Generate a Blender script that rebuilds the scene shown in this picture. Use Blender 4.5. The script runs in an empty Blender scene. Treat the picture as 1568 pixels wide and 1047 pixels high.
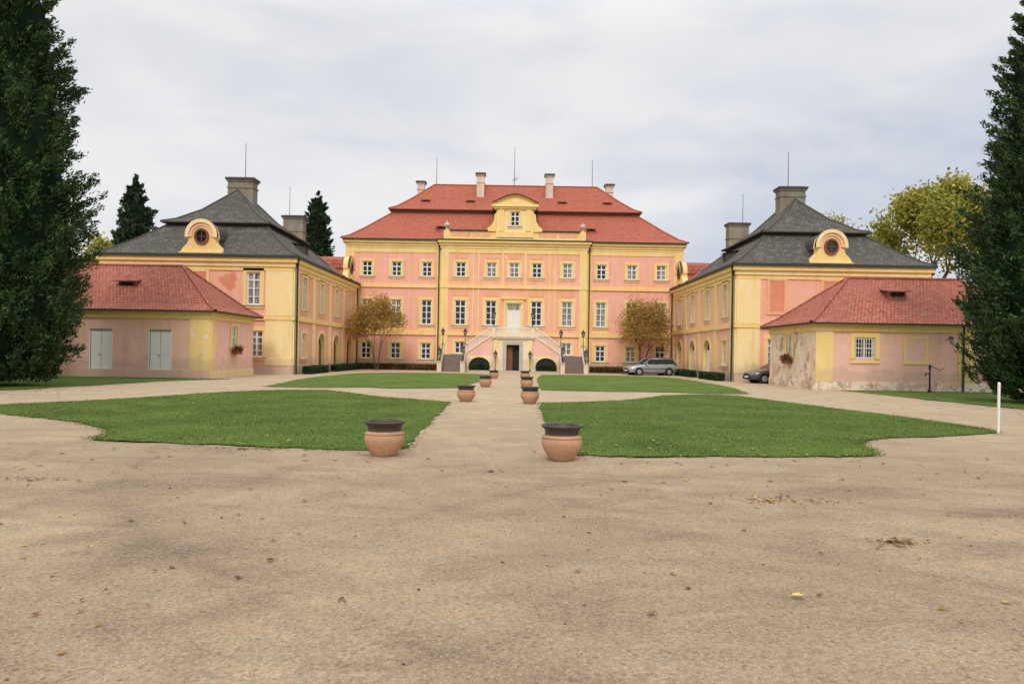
import bpy, math, random
import numpy as np
from mathutils import Vector, Matrix
random.seed(3); rng=np.random.default_rng(5)
scene=bpy.context.scene
COL=scene.collection
# ------------------------------------------------------------------ materials
def new_mat(name, rough=0.8, spec=0.3):
    m=bpy.data.materials.new(name); m.use_nodes=True
    nt=m.node_tree; b=nt.nodes['Principled BSDF']
    b.inputs['Roughness'].default_value=rough
    b.inputs['Specular IOR Level'].default_value=spec
    return m,nt,b
def nd(nt,t,**k):
    n=nt.nodes.new(t)
    for a,v in k.items(): setattr(n,a,v)
    return n
def ramp(nt,src,stops):
    r=nd(nt,'ShaderNodeValToRGB'); e=r.color_ramp.elements
    while len(e)<len(stops): e.new(0.5)
    for i,(p,c) in enumerate(stops):
        e[i].position=p; e[i].color=(c[0],c[1],c[2],1) if not isinstance(c,(int,float)) else (c,c,c,1)
    nt.links.new(src,r.inputs[0]); return r.outputs[0]
def noise(nt,scale,detail=4,rough=0.6,vec=None,mapscale=None,dist=0.0,loc=(0,0,0)):
    if vec is None:
        vec=nd(nt,'ShaderNodeTexCoord').outputs['Object']
    if mapscale is not None:
        mp=nd(nt,'ShaderNodeMapping'); mp.inputs['Scale'].default_value=mapscale; mp.inputs['Location'].default_value=loc
        nt.links.new(vec,mp.inputs[0]); vec=mp.outputs[0]
    n=nd(nt,'ShaderNodeTexNoise'); n.inputs['Scale'].default_value=scale
    n.inputs['Detail'].default_value=detail; n.inputs['Roughness'].default_value=rough
    n.inputs['Distortion'].default_value=dist
    nt.links.new(vec,n.inputs['Vector']); return n.outputs['Fac']
def mix(nt,fac,a,b,mode='MIX'):
    m=nd(nt,'ShaderNodeMix',data_type='RGBA',blend_type=mode)
    for s,v in ((0,fac),(6,a),(7,b)):
        if isinstance(v,bpy.types.NodeSocket): nt.links.new(v,m.inputs[s])
        elif isinstance(v,(int,float)): m.inputs[s].default_value=v
        else: m.inputs[s].default_value=(v[0],v[1],v[2],1)
    return m.outputs[2]
def bump(nt,b,h,strength=0.3,dist=0.02):
    n=nd(nt,'ShaderNodeBump'); n.inputs['Strength'].default_value=strength; n.inputs['Distance'].default_value=dist
    nt.links.new(h,n.inputs['Height']); nt.links.new(n.outputs[0],b.inputs['Normal'])
def scl(c,k): return (c[0]*k,c[1]*k,c[2]*k)

def plaster(name,c,c2=None,grime=0.6,peel=None):
    m,nt,b=new_mat(name,0.9,0.15)
    c2=c2 or scl(c,0.8)
    n1=noise(nt,0.55,6,0.65)
    col=mix(nt,ramp(nt,n1,[(0.40,0),(0.60,1)]),c,c2)
    n2=noise(nt,1.0,5,0.6,mapscale=(2.6,2.6,0.3))
    col=mix(nt,ramp(nt,n2,[(0.50,0),(0.74,0.5)]),col,(c[0]*0.76,c[1]*0.66,c[2]*0.64))
    n3=noise(nt,1.5,7,0.75,mapscale=(1,1,1),loc=(7,3,1))
    lite=(min(1,c[0]*1.02),c[1]+(1-c[1])*0.20,c[2]+(1-c[2])*0.22) if c[1]<0.6 else (min(1,c[0]*0.98),c[1]+0.045,c[2]+0.20)
    col=mix(nt,ramp(nt,n3,[(0.52,0),(0.66,0.7)]),col,lite)
    sep=nd(nt,'ShaderNodeSeparateXYZ'); nt.links.new(nd(nt,'ShaderNodeTexCoord').outputs['Object'],sep.inputs[0])
    ad=nd(nt,'ShaderNodeMath',operation='MULTIPLY_ADD'); nt.links.new(noise(nt,1.4,5,0.7),ad.inputs[0]); ad.inputs[1].default_value=-1.8
    nt.links.new(sep.outputs[2],ad.inputs[2])
    g=ramp(nt,ad.outputs[0],[(0.0,grime*0.6),(0.35,0.0)])
    col=mix(nt,g,col,(0.50,0.37,0.27))
    if peel:
        n4=noise(nt,1.1,7,0.7,loc=(2,9,4),mapscale=(1,1,1))
        col=mix(nt,ramp(nt,n4,[(0.47,0),(0.50,0.9)]),col,peel)
        n5=noise(nt,1.5,7,0.75,loc=(5,1,8),mapscale=(1,1,1))
        col=mix(nt,ramp(nt,n5,[(0.56,0),(0.59,0.85)]),col,(0.38,0.31,0.25))
    nt.links.new(col,b.inputs['Base Color'])
    bump(nt,b,noise(nt,18,4,0.6),0.25,0.02)
    return m
def simple(name,c,rough=0.6,spec=0.3,var=0.2,scale=3,metal=0.0,bs=0.15,bscale=30):
    m,nt,b=new_mat(name,rough,spec)
    col=mix(nt,noise(nt,scale,5,0.6),scl(c,1+var),scl(c,1-var))
    nt.links.new(col,b.inputs['Base Color']); b.inputs['Metallic'].default_value=metal
    if bs: bump(nt,b,noise(nt,bscale,3,0.6),bs,0.01)
    return m
def tiles(name,c1,c2,cm,bw,rh,patch=None,lich=None,rough=0.8):
    m,nt,b=new_mat(name,rough,0.2)
    uv=nd(nt,'ShaderNodeTexCoord').outputs['UV']
    br=nd(nt,'ShaderNodeTexBrick'); br.offset=0.5
    nt.links.new(uv,br.inputs['Vector'])
    br.inputs['Color1'].default_value=(*c1,1); br.inputs['Color2'].default_value=(*c2,1); br.inputs['Mortar'].default_value=(*cm,1)
    br.inputs['Scale'].default_value=1; br.inputs['Brick Width'].default_value=bw; br.inputs['Row Height'].default_value=rh
    br.inputs['Mortar Size'].default_value=rh*0.11; br.inputs['Mortar Smooth'].default_value=0.4; br.inputs['Bias'].default_value=-0.1
    col=br.outputs['Color']
    n=noise(nt,0.5,6,0.7)
    col=mix(nt,ramp(nt,n,[(0.38,0),(0.64,0.75)]),col,patch or scl(c1,0.6))
    col=mix(nt,1.0,col,ramp(nt,noise(nt,4,5,0.8),[(0.3,0.72),(0.7,1.25)]),'MULTIPLY')
    if lich:
        col=mix(nt,ramp(nt,noise(nt,2.2,7,0.75,mapscale=(1,1,1)),[(0.52,0),(0.68,0.75)]),col,lich)
    nt.links.new(col,b.inputs['Base Color'])
    bump(nt,b,br.outputs['Fac'],-0.6,0.03)
    return m
MATS=[]; MI={}
def reg(key,m): MI[key]=len(MATS); MATS.append(m)
PINK=(0.90,0.465,0.36); YEL=(0.93,0.68,0.28)
reg('pink',plaster('pink_plaster',PINK,(0.88,0.46,0.30)))
reg('yellow',plaster('yellow_plaster',YEL,(0.92,0.63,0.23)))
reg('palepink',plaster('pale_pink_plaster',(0.90,0.53,0.43),(0.89,0.55,0.39),0.7))
reg('peel',plaster('peeling_plaster',(0.86,0.56,0.46),(0.84,0.60,0.42),0.8,(0.86,0.74,0.56)))
reg('cream',plaster('cream_plaster',(0.88,0.74,0.54),(0.86,0.68,0.47)))
reg('paleyellow',plaster('pale_yellow_plaster',(0.94,0.75,0.38),(0.93,0.70,0.33)))
reg('redpanel',plaster('red_panel',(0.72,0.26,0.16),(0.76,0.31,0.18)))
reg('orange',plaster('orange_panel',(0.86,0.42,0.24),(0.86,0.46,0.26)))
reg('white',simple('white_paint',(0.82,0.80,0.74),0.5,0.3,0.06))
reg('door',simple('weathered_door_paint',(0.84,0.80,0.73),0.6,0.3,0.08,1.5))
m,nt,b=new_mat('window_glass',0.06,0.5); b.inputs['Base Color'].default_value=(0.018,0.022,0.026,1)
bump(nt,b,noise(nt,1.5,2,0.5),0.05,0.05); reg('glass',m)
m,nt,b=new_mat('curtained_glass',0.12,0.6)
nt.links.new(mix(nt,ramp(nt,noise(nt,2.0,2,0.5,mapscale=(5,5,0.2)),[(0.35,0),(0.6,1)]),(0.07,0.07,0.07),(0.40,0.38,0.34)),b.inputs['Base Color']); reg('glass2',m)
reg('tile',tiles('red_roof_tile',(0.50,0.155,0.085),(0.40,0.115,0.065),(0.20,0.05,0.035),0.22,0.27,(0.34,0.095,0.06)))
reg('tile2',tiles('old_red_roof_tile',(0.54,0.17,0.10),(0.36,0.10,0.065),(0.10,0.03,0.025),0.2,0.22,(0.31,0.10,0.07),(0.36,0.22,0.15)))
reg('slate',tiles('grey_slate',(0.125,0.113,0.09),(0.07,0.064,0.054),(0.03,0.028,0.025),0.3,0.26,(0.07,0.065,0.055),(0.20,0.18,0.14),0.75))
reg('gutter',simple('dark_green_gutter',(0.035,0.05,0.04),0.6,0.3,0.2))
reg('iron',simple('black_iron',(0.02,0.022,0.022),0.5,0.4,0.2))
reg('chim',plaster('grey_chimney_plaster',(0.22,0.185,0.145),(0.30,0.25,0.17),0))
reg('chimcap',simple('chimney_cap',(0.08,0.075,0.065),0.8,0.2,0.3))
reg('chimw',plaster('pale_chimney_plaster',(0.78,0.62,0.52),(0.66,0.50,0.40),0))
reg('stone',simple('grey_stone',(0.50,0.45,0.38),0.85,0.2,0.25,2))
reg('stair',simple('worn_stair_stone',(0.26,0.20,0.17),0.85,0.2,0.35,2))
reg('dark',simple('dark_interior',(0.03,0.027,0.025),0.7,0.2,0.3))
reg('plinth',plaster('plinth_plaster',(0.74,0.52,0.40),(0.68,0.46,0.36),0.9))
reg('lampglass',simple('lantern_glass',(0.25,0.26,0.25),0.15,0.6,0.1,bs=0))
reg('woodred',simple('brown_wood',(0.22,0.08,0.05),0.6,0.3,0.3))

# ------------------------------------------------------------------ builder
class Bd:
    def __init__(s): s.v=[]; s.f=[]; s.m=[]; s.uv=[]; s.sm=[]
    def face(s,pts,mat,smooth=False):
        pts=[Vector(p) for p in pts]
        i=len(s.v); s.v.extend([tuple(p) for p in pts]); s.f.append(tuple(range(i,i+len(pts))))
        s.m.append(MI[mat]); s.sm.append(smooth)
        n=Vector((0,0,0))
        for k in range(len(pts)):
            a=pts[k];c=pts[(k+1)%len(pts)]
            n+=Vector(((a.y-c.y)*(a.z+c.z),(a.z-c.z)*(a.x+c.x),(a.x-c.x)*(a.y+c.y)))
        if n.length<1e-9: n=Vector((0,0,1))
        n.normalize()
        if abs(n.z)>0.999: u=Vector((1,0,0))
        else: u=Vector((0,0,1)).cross(n).normalized()
        w=n.cross(u)
        s.uv.extend([(p.dot(u),p.dot(w)) for p in pts])
    def box(s,F,s0,s1,t0,t1,z0,z1,mat):
        P=F.P
        a=[P(s0,t0,z0),P(s1,t0,z0),P(s1,t1,z0),P(s0,t1,z0)]
        c=[P(s0,t0,z1),P(s1,t0,z1),P(s1,t1,z1),P(s0,t1,z1)]
        s.face(a[::-1],mat); s.face(c,mat)
        for i in range(4):
            j=(i+1)%4; s.face([a[i],a[j],c[j],c[i]],mat)
    def cyl(s,p0,p1,r0,r1,mat,seg=8,caps=True):
        p0=Vector(p0);p1=Vector(p1); d=(p1-p0)
        if d.length<1e-6: return
        d.normalize(); a=d.orthogonal().normalized(); b=d.cross(a)
        A=[p0+(a*math.cos(2*math.pi*k/seg)+b*math.sin(2*math.pi*k/seg))*r0 for k in range(seg)]
        C=[p1+(a*math.cos(2*math.pi*k/seg)+b*math.sin(2*math.pi*k/seg))*r1 for k in range(seg)]
        for k in range(seg):
            j=(k+1)%seg; s.face([A[k],A[j],C[j],C[k]],mat,True)
        if caps: s.face(A[::-1],mat); s.face(C,mat)
    def lathe(s,prof,c,seg,mat,smooth=True):
        cx,cy,cz=c
        for i in range(len(prof)-1):
            (r0,z0),(r1,z1)=prof[i],prof[i+1]
            for k in range(seg):
                a=2*math.pi*k/seg; b2=2*math.pi*(k+1)/seg
                s.face([(cx+r0*math.cos(a),cy+r0*math.sin(a),cz+z0),(cx+r0*math.cos(b2),cy+r0*math.sin(b2),cz+z0),
                        (cx+r1*math.cos(b2),cy+r1*math.sin(b2),cz+z1),(cx+r1*math.cos(a),cy+r1*math.sin(a),cz+z1)],mat,smooth)
    def obj(s,name,parent=None,merge=False):
        me=bpy.data.meshes.new(name); me.from_pydata(s.v,[],s.f)
        for mm in MATS: me.materials.append(mm)
        me.polygons.foreach_set('material_index',s.m); me.polygons.foreach_set('use_smooth',s.sm)
        l=me.uv_layers.new(name='UVMap'); l.data.foreach_set('uv',np.array(s.uv,dtype=np.float32).ravel())
        if merge:
            import bmesh
            bm=bmesh.new(); bm.from_mesh(me); bmesh.ops.remove_doubles(bm,verts=bm.verts,dist=1e-4); bm.to_mesh(me); bm.free()
        me.update(); o=bpy.data.objects.new(name,me); COL.objects.link(o)
        if parent: o.parent=parent
        return o
class Fr:
    def __init__(s,o,u,n): s.o=Vector(o); s.u=Vector(u); s.n=Vector(n)
    def P(s,a,t,z): return s.o+s.u*a+s.n*t+Vector((0,0,z))
def empty(name):
    e=bpy.data.objects.new(name,None); e.empty_display_size=0.5; COL.objects.link(e); return e

def wall(B,F,s0,s1,z0,z1,ops,mat,rev=0.22,revmat=None):
    xs=sorted(set([s0,s1]+[o[0] for o in ops]+[o[1] for o in ops])); zs=sorted(set([z0,z1]+[o[2] for o in ops]+[o[3] for o in ops]))
    xs=[x for x in xs if s0<=x<=s1]; zs=[z for z in zs if z0<=z<=z1]
    for i in range(len(xs)-1):
        for j in range(len(zs)-1):
            cx=(xs[i]+xs[i+1])/2; cz=(zs[j]+zs[j+1])/2
            if any(o[0]<cx<o[1] and o[2]<cz<o[3] for o in ops): continue
            B.face([F.P(xs[i],0,zs[j]),F.P(xs[i+1],0,zs[j]),F.P(xs[i+1],0,zs[j+1]),F.P(xs[i],0,zs[j+1])],mat)
    for a,b,c,d in ops:
        rm=revmat or 'paleyellow'
        for q in ([(a,c),(b,c)],[(b,c),(b,d)],[(b,d),(a,d)],[(a,d),(a,c)]):
            B.face([F.P(q[0][0],0,q[0][1]),F.P(q[1][0],0,q[1][1]),F.P(q[1][0],-rev,q[1][1]),F.P(q[0][0],-rev,q[0][1])],rm)
def window(B,F,s,w,z0,z1,rows=3,cols=2,sur=0.2,surmat='yellow',frame='white',glass=None,proud=0.06,sill=True,ft=0.1):
    a,b=s-w/2,s+w/2
    g=glass or ('glass' if random.random()<0.62 else 'glass2')
    B.face([F.P(a,-0.16,z0),F.P(b,-0.16,z0),F.P(b,-0.16,z1),F.P(a,-0.16,z1)],g)
    t0,t1=-0.155,-0.07
    B.box(F,a,a+ft,t0,t1,z0,z1,frame); B.box(F,b-ft,b,t0,t1,z0,z1,frame)
    B.box(F,a+ft,b-ft,t0,t1,z0,z0+ft,frame); B.box(F,a+ft,b-ft,t0,t1,z1-ft,z1,frame)
    for c in range(1,cols):
        x=a+(b-a)*c/cols; B.box(F,x-ft*0.5,x+ft*0.5,t0,t1+0.012,z0+ft,z1-ft,frame)
    for r in range(1,rows):
        z=z0+(z1-z0)*r/rows; h=ft*0.3 if r!=rows-1 or rows<3 else ft*0.5
        B.box(F,a+ft,b-ft,t0,t1-0.012,z-h,z+h,frame)
    if sur:
        B.box(F,a-sur,a,0.002,proud,z0,z1,surmat); B.box(F,b,b+sur,0.002,proud,z0,z1,surmat)
        B.box(F,a-sur,b+sur,0.002,proud+0.01,z1,z1+sur,surmat); B.box(F,a-sur,b+sur,0.002,proud,z0-sur,z0-0.07,surmat)
    if sill: B.box(F,a-sur-0.05,b+sur+0.05,0.0,proud+0.07,z0-0.07,z0,'stone')
def op(s,w,z0,z1): return (s-w/2,s+w/2,z0,z1)
def archfill(B,F,s,w,zt,rh,mat,rev=0.22,n=12,ring=0.18,ringmat='yellow',z0=0,back='dark'):
    zs=zt-rh; pts=[(s-w/2*math.cos(math.pi*k/n),zs+rh*math.sin(math.pi*k/n)) for k in range(n+1)]
    for k in range(n):
        (x0,y0),(x1,y1)=pts[k],pts[k+1]
        if max(zt-y0,zt-y1)>1e-4:
            B.face([F.P(x0,0,y0),F.P(x1,0,y1),F.P(x1,0,zt),F.P(x0,0,zt)],mat)
        B.face([F.P(x0,0,y0),F.P(x1,0,y1),F.P(x1,-rev,y1),F.P(x0,-rev,y0)],'paleyellow')
        if ring:
            def o(p,q):
                dx=p-s; dz=(q-zs)*(w/2/rh) if rh else 0; L=math.hypot(dx,dz) or 1
                return (p+dx/L*ring,q+dz/L*ring)
            a=o(x0,y0); b=o(x1,y1); t=0.06
            B.face([F.P(x0,t,y0),F.P(x1,t,y1),F.P(b[0],t,b[1]),F.P(a[0],t,a[1])],ringmat)
            B.face([F.P(a[0],t,a[1]),F.P(b[0],t,b[1]),F.P(b[0],0,b[1]),F.P(a[0],0,a[1])],ringmat)
            B.face([F.P(x0,t,y0),F.P(x1,t,y1),F.P(x1,0,y1),F.P(x0,0,y0)],ringmat)
    if ring:
        B.box(F,s-w/2-ring,s-w/2,0.002,0.06,z0,zs,ringmat); B.box(F,s+w/2,s+w/2+ring,0.002,0.06,z0,zs,ringmat)
    B.face([F.P(s-w/2,-rev+0.01,z0),F.P(s+w/2,-rev+0.01,z0),F.P(s+w/2,-rev+0.01,zt),F.P(s-w/2,-rev+0.01,zt)],back)
def rings(B,x0,x1,y0,y1,tiers,mat):
    for (i0,z0),(i1,z1) in zip(tiers[:-1],tiers[1:]):
        def R(i,z):
            yy0,yy1=y0+i,y1-i
            if yy0>yy1: yy0=yy1=(yy0+yy1)/2
            xx0,xx1=x0+i,x1-i
            if xx0>xx1: xx0=xx1=(xx0+xx1)/2
            return [(xx0,yy0,z),(xx1,yy0,z),(xx1,yy1,z),(xx0,yy1,z)]
        a=R(i0,z0); c=R(i1,z1)
        for k in range(4):
            j=(k+1)%4
            q=[a[k],a[j],c[j],c[k]]
            if (Vector(c[j])-Vector(c[k])).length<1e-5: q=q[:3]
            B.face(q,mat)
def hipcaps(B,x0,x1,y0,y1,tiers,mat,r=0.09):
    for sx,sy in ((0,0),(1,0),(0,1),(1,1)):
        for (i0,z0),(i1,z1) in zip(tiers[:-1],tiers[1:]):
            def p(i,z):
                i2=min(i,(y1-y0)/2,(x1-x0)/2)
                return ((x1-i2) if sx else (x0+i2),(y1-i2) if sy else (y0+i2),z)
            B.cyl(p(i0,z0),p(i1,z1),r,r,mat,6,False)
    i=tiers[-1][0]; z=tiers[-1][1]
    if (x1-x0)>(y1-y0): B.cyl((x0+i,(y0+y1)/2,z),(x1-i,(y0+y1)/2,z),r,r,mat,6)
    else: B.cyl(((x0+x1)/2,y0+i,z),((x0+x1)/2,y1-i,z),r,r,mat,6)
def chimney(B,x,y,w,d,z0,z1,mat,cap='chimcap'):
    F=Fr((x,y,0),(1,0,0),(0,-1,0))
    B.box(F,-w/2,w/2,-d/2,d/2,z0,z1-0.35,mat)
    B.box(F,-w/2-0.06,w/2+0.06,-d/2-0.06,d/2+0.06,z0+(z1-z0)*0.72,z0+(z1-z0)*0.72+0.1,mat)
    B.box(F,-w/2-0.08,w/2+0.08,-d/2-0.08,d/2+0.08,z1-0.35,z1-0.22,mat)
    B.box(F,-w/2-0.16,w/2+0.16,-d/2-0.16,d/2+0.16,z1-0.22,z1-0.06,cap)
    B.box(F,-w/2+0.05,w/2-0.05,-d/2+0.05,d/2-0.05,z1-0.06,z1,cap)
def extr(B,F,prof,t0,t1,front,side):
    B.face([F.P(a,t1,z) for a,z in prof],front)
    for k in range(len(prof)):
        j=(k+1)%len(prof)
        B.face([F.P(prof[k][0],t0,prof[k][1]),F.P(prof[j][0],t0,prof[j][1]),F.P(prof[j][0],t1,prof[j][1]),F.P(prof[k][0],t1,prof[k][1])],side)
def disc(B,F,s,z,r,rz,t,mat,n=24,r2=None):
    for k in range(n):
        a=2*math.pi*k/n; b=2*math.pi*(k+1)/n
        if r2 is None:
            B.face([F.P(s,t,z),F.P(s+r*math.cos(a),t,z+rz*math.sin(a)),F.P(s+r*math.cos(b),t,z+rz*math.sin(b))],mat)
        else:
            q=r2/r
            i0=(s+r*q*math.cos(a),z+rz*q*math.sin(a)); i1=(s+r*q*math.cos(b),z+rz*q*math.sin(b))
            o0=(s+r*math.cos(a),z+rz*math.sin(a)); o1=(s+r*math.cos(b),z+rz*math.sin(b))
            B.face([F.P(i0[0],t,i0[1]),F.P(i1[0],t,i1[1]),F.P(o1[0],t,o1[1]),F.P(o0[0],t,o0[1])],mat)
            B.face([F.P(o0[0],t,o0[1]),F.P(o1[0],t,o1[1]),F.P(o1[0],t-0.12,o1[1]),F.P(o0[0],t-0.12,o0[1])],mat)
            B.face([F.P(i0[0],t,i0[1]),F.P(i1[0],t,i1[1]),F.P(i1[0],t-0.12,i1[1]),F.P(i0[0],t-0.12,i0[1])],mat)
def round_dormer(B,F,s,z0,k=1.0,depth=3.6,side='chimcap'):
    pr=[]
    def add(a,z): pr.append((s+a*k,z0+z*k))
    add(-1.42,0); add(-1.42,0.22); add(-1.25,0.5); add(-1.0,0.72); add(-0.92,0.95); add(-1.02,1.15)
    for i in range(0,13):
        a=math.pi*(1-i/12); add(1.0*math.cos(a),1.3+1.0*math.sin(a))
    add(1.02,1.15); add(0.92,0.95); add(1.0,0.72); add(1.25,0.5); add(1.42,0.22); add(1.42,0)
    extr(B,F,pr,-depth,-0.5,'yellow',side); extr(B,F,pr,-0.5,0.0,'yellow','yellow')
    for (r0,r1,t,mt) in ((0.86,1.1,0.16,'paleyellow'),(0.66,0.86,0.07,'palepink')):
        n=14
        for i in range(n):
            a=math.pi*(1-i/n)*1.1-0.05*math.pi; b=math.pi*(1-(i+1)/n)*1.1-0.05*math.pi
            p=lambda r,g:(s+r*k*math.cos(g),z0+(1.3+r*math.sin(g))*k)
            A,Bq,C,D=p(r0,a),p(r0,b),p(r1,b),p(r1,a)
            B.face([F.P(A[0],t,A[1]),F.P(Bq[0],t,Bq[1]),F.P(C[0],t,C[1]),F.P(D[0],t,D[1])],mt)
            B.face([F.P(D[0],t,D[1]),F.P(C[0],t,C[1]),F.P(C[0],-0.05,C[1]),F.P(D[0],-0.05,D[1])],'gutter' if r1>1 else mt)
            B.face([F.P(A[0],t,A[1]),F.P(Bq[0],t,Bq[1]),F.P(Bq[0],-0.02,Bq[1]),F.P(A[0],-0.02,A[1])],mt)
    disc(B,F,s,z0+1.22*k,0.5*k,0.56*k,0.12,'woodred',24,0.37*k)
    disc(B,F,s,z0+1.22*k,0.37*k,0.42*k,0.02,'glass')
    B.box(F,s-0.02,s+0.02,0.03,0.06,z0+0.82*k,z0+1.62*k,'woodred'); B.box(F,s-0.36*k,s+0.36*k,0.03,0.055,z0+1.2*k,z0+1.24*k,'woodred')
    B.box(F,s-1.5*k,s+1.5*k,-0.3,0.14,z0-0.02,z0+0.16,'yellow')
def shed_dormer(B,F,s,t,z,w=1.0,h=0.42,tile='tile'):
    B.box(F,s-w/2,s+w/2,t-1.3,t,z-0.2,z+h,'tile2')
    B.face([F.P(s-w/2+0.1,t+0.01,z+0.04),F.P(s+w/2-0.1,t+0.01,z+0.04),F.P(s+w/2-0.1,t+0.01,z+h-0.06),F.P(s-w/2+0.1,t+0.01,z+h-0.06)],'dark')
    q=[F.P(s-w/2-0.18,t+0.22,z+h-0.03),F.P(s+w/2+0.18,t+0.22,z+h-0.03),F.P(s+w/2+0.1,t-1.7,z+h+0.32),F.P(s-w/2-0.1,t-1.7,z+h+0.32)]
    B.face(q,tile); B.face([p-Vector((0,0,0.07)) for p in q],'woodred')
    for i in range(4):
        j=(i+1)%4; B.face([q[i],q[j],q[j]-Vector((0,0,0.07)),q[i]-Vector((0,0,0.07))],tile)

# ------------------------------------------------------------------ palace
XC=-0.1
palace=empty('baroque_palace')
F=Fr((XC,65,0),(1,0,0),(0,-1,0)); FR=Fr((XC,64.65,0),(1,0,0),(0,-1,0))
W=Bd(); T=Bd(); G=Bd()
FL=[(1.0,2.55,0.95,3),(4.3,6.65,1.0,4),(8.85,10.25,0.95,3)]
for sg in (-1,1):
    bays=[sg*8.3,sg*11.2,sg*14.0]
    ops=[op(b,f[2],f[0],f[1]) for b in bays for f in FL]
    s0,s1=(6.9,16) if sg>0 else (-16,-6.9)
    wall(W,F,s0,s1,0,12.0,ops,'pink')
    for b in bays:
        for i,f in enumerate(FL): window(G,F,b,f[2],f[0],f[1],rows=f[3],sur=0.22 if i else 0.28,frame='white')
        T.box(F,b-0.75,b+0.75,0.002,0.03,3.68,3.95,'yellow')
    e0,e1=(15.2,16.0) if sg>0 else (-16.0,-15.2)
    T.box(F,e0,e1,0.003,0.1,0.7,3.3,'yellow');T.box(F,e0,e1,0.003,0.1,3.62,7.75,'yellow');T.box(F,e0,e1,0.003,0.1,8.1,11.5,'yellow')
    e0,e1=(6.9,7.35) if sg>0 else (-7.35,-6.9)
    T.box(F,e0,e1,0.003,0.08,0.7,3.3,'yellow');T.box(F,e0,e1,0.003,0.08,3.62,7.75,'yellow');T.box(F,e0,e1,0.003,0.08,8.1,11.5,'yellow')
    T.box(F,s0,s1,0.002,0.13,3.3,3.62,'yellow'); T.box(F,s0,s1,0.002,0.12,7.78,8.08,'yellow')
    T.box(F,s0,s1,0.002,0.09,0,0.7,'plinth')
    T.box(F,s0,s1,0.002,0.1,11.55,11.75,'paleyellow'); T.box(F,s0,s1,0.002,0.2,11.75,12.0,'yellow')
    T.box(F,s0,s1,0.002,0.05,11.1,11.55,'yellow')
rb=[-5.05,-2.15,0,2.15,5.05]
ops=[op(b,0.95,8.85,10.25) for b in rb]+[op(b,1.05,4.3,6.65) for b in (-5.05,-2.15,2.15,5.05)]+[op(0,1.35,3.15,6.45)]+[op(b,0.95,1.6,2.75) for b in (-5.05,5.05)]
wall(W,FR,-6.9,6.9,0,12.0,ops,'pink')
for b in rb: window(G,FR,b,0.95,8.85,10.25,rows=3,sur=0.24)
for b in (-5.05,-2.15,2.15,5.05): window(G,FR,b,1.05,4.3,6.65,rows=4,sur=0.26)
for b in (-5.05,5.05): window(G,FR,b,0.95,1.6,2.75,rows=2,sur=0.2)
G.box(FR,-0.67,0.67,-0.2,-0.14,3.15,6.45,'white'); 
for a in (-0.6,0.06):
    G.box(FR,a,a+0.54,-0.14,-0.11,3.35,4.3,'door'); G.face([FR.P(a+0.06,-0.13,4.5),FR.P(a+0.48,-0.13,4.5),FR.P(a+0.48,-0.13,5.6),FR.P(a+0.06,-0.13,5.6)],'door')
G.face([FR.P(-0.55,-0.13,5.8),FR.P(0.55,-0.13,5.8),FR.P(0.55,-0.13,6.3),FR.P(-0.55,-0.13,6.3)],'glass2')
T.box(FR,-0.95,-0.675,0.002,0.1,3.15,6.45,'yellow');T.box(FR,0.675,0.95,0.002,0.1,3.15,6.45,'yellow');T.box(FR,-0.95,0.95,0.002,0.12,6.45,6.8,'yellow');T.box(FR,-1.15,1.15,0.002,0.22,6.8,6.95,'yellow')
for s0,s1 in ((-6.9,-6.2),(6.2,6.9)):
    for z0,z1 in ((0.7,3.3),(3.62,7.75),(8.08,11.5)): T.box(FR,s0,s1,0.002,0.1,z0,z1,'yellow')
for c in (-3.6,3.6):
    for z0,z1 in ((3.62,7.78),(8.08,11.1)):
        T.box(FR,c-0.32,c-0.2,0.002,0.05,z0,z1,'yellow'); T.box(FR,c+0.2,c+0.32,0.002,0.05,z0,z1,'yellow')
for c in (-1.08,1.08):
    T.box(FR,c-0.1,c+0.1,0.002,0.05,8.08,11.1,'yellow')
for b in (-5.05,-2.15,2.15,5.05): T.box(FR,b-0.7,b+0.7,0.003,0.035,7.05,7.55,'orange')
for b in rb: T.box(FR,b-0.62,b+0.62,0.003,0.035,10.58,10.98,'orange')
T.box(FR,-6.9,6.9,0.003,0.13,3.3,3.62,'yellow') ; T.box(FR,-6.95,6.95,0.003,0.14,7.78,8.08,'yellow')
T.box(FR,-6.9,6.9,0.002,0.09,0,0.7,'plinth'); T.box(FR,-6.9,6.9,0.002,0.06,11.1,11.55,'yellow')
T.box(FR,-7.0,7.0,-0.3,0.12,11.55,11.8,'paleyellow'); T.box(FR,-7.1,7.1,-0.3,0.26,11.8,12.05,'yellow'); T.box(FR,-7.25,7.25,-0.3,0.45,12.05,12.25,'yellow'); T.box(FR,-7.35,7.35,-0.3,0.52,12.25,12.36,'gutter')
for sg in (-1,1):
    W.face([F.P(sg*6.9,0,0),F.P(sg*6.9,0.35,0),F.P(sg*6.9,0.35,12),F.P(sg*6.9,0,12)],'yellow')
    s0,s1=(7.36,16.3) if sg>0 else (-16.3,-7.36)
    T.box(F,s0,s1,-0.3,0.36,12.0,12.22,'yellow'); T.box(F,s0,s1,-0.3,0.5,12.22,12.36,'gutter')
for fx,nx in ((XC-16,-1),(XC+16,1)):
    Fq=Fr((fx,65,0),(0,1,0),(nx,0,0)); ops=[op(b,0.95,f[0],f[1]) for b in (3,7.3,11.6) for f in FL]
    wall(W,Fq,0,14.8,0,12.1,ops,'pink')
    for b in (3,7.3,11.6):
        for f in FL: window(G,Fq,b,0.95,f[0],f[1],rows=3)
    T.box(Fq,0,0.8,0.002,0.1,0.7,12.0,'yellow'); T.box(Fq,-0.1,14.9,-0.3,0.36,12.0,12.22,'yellow')
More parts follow.
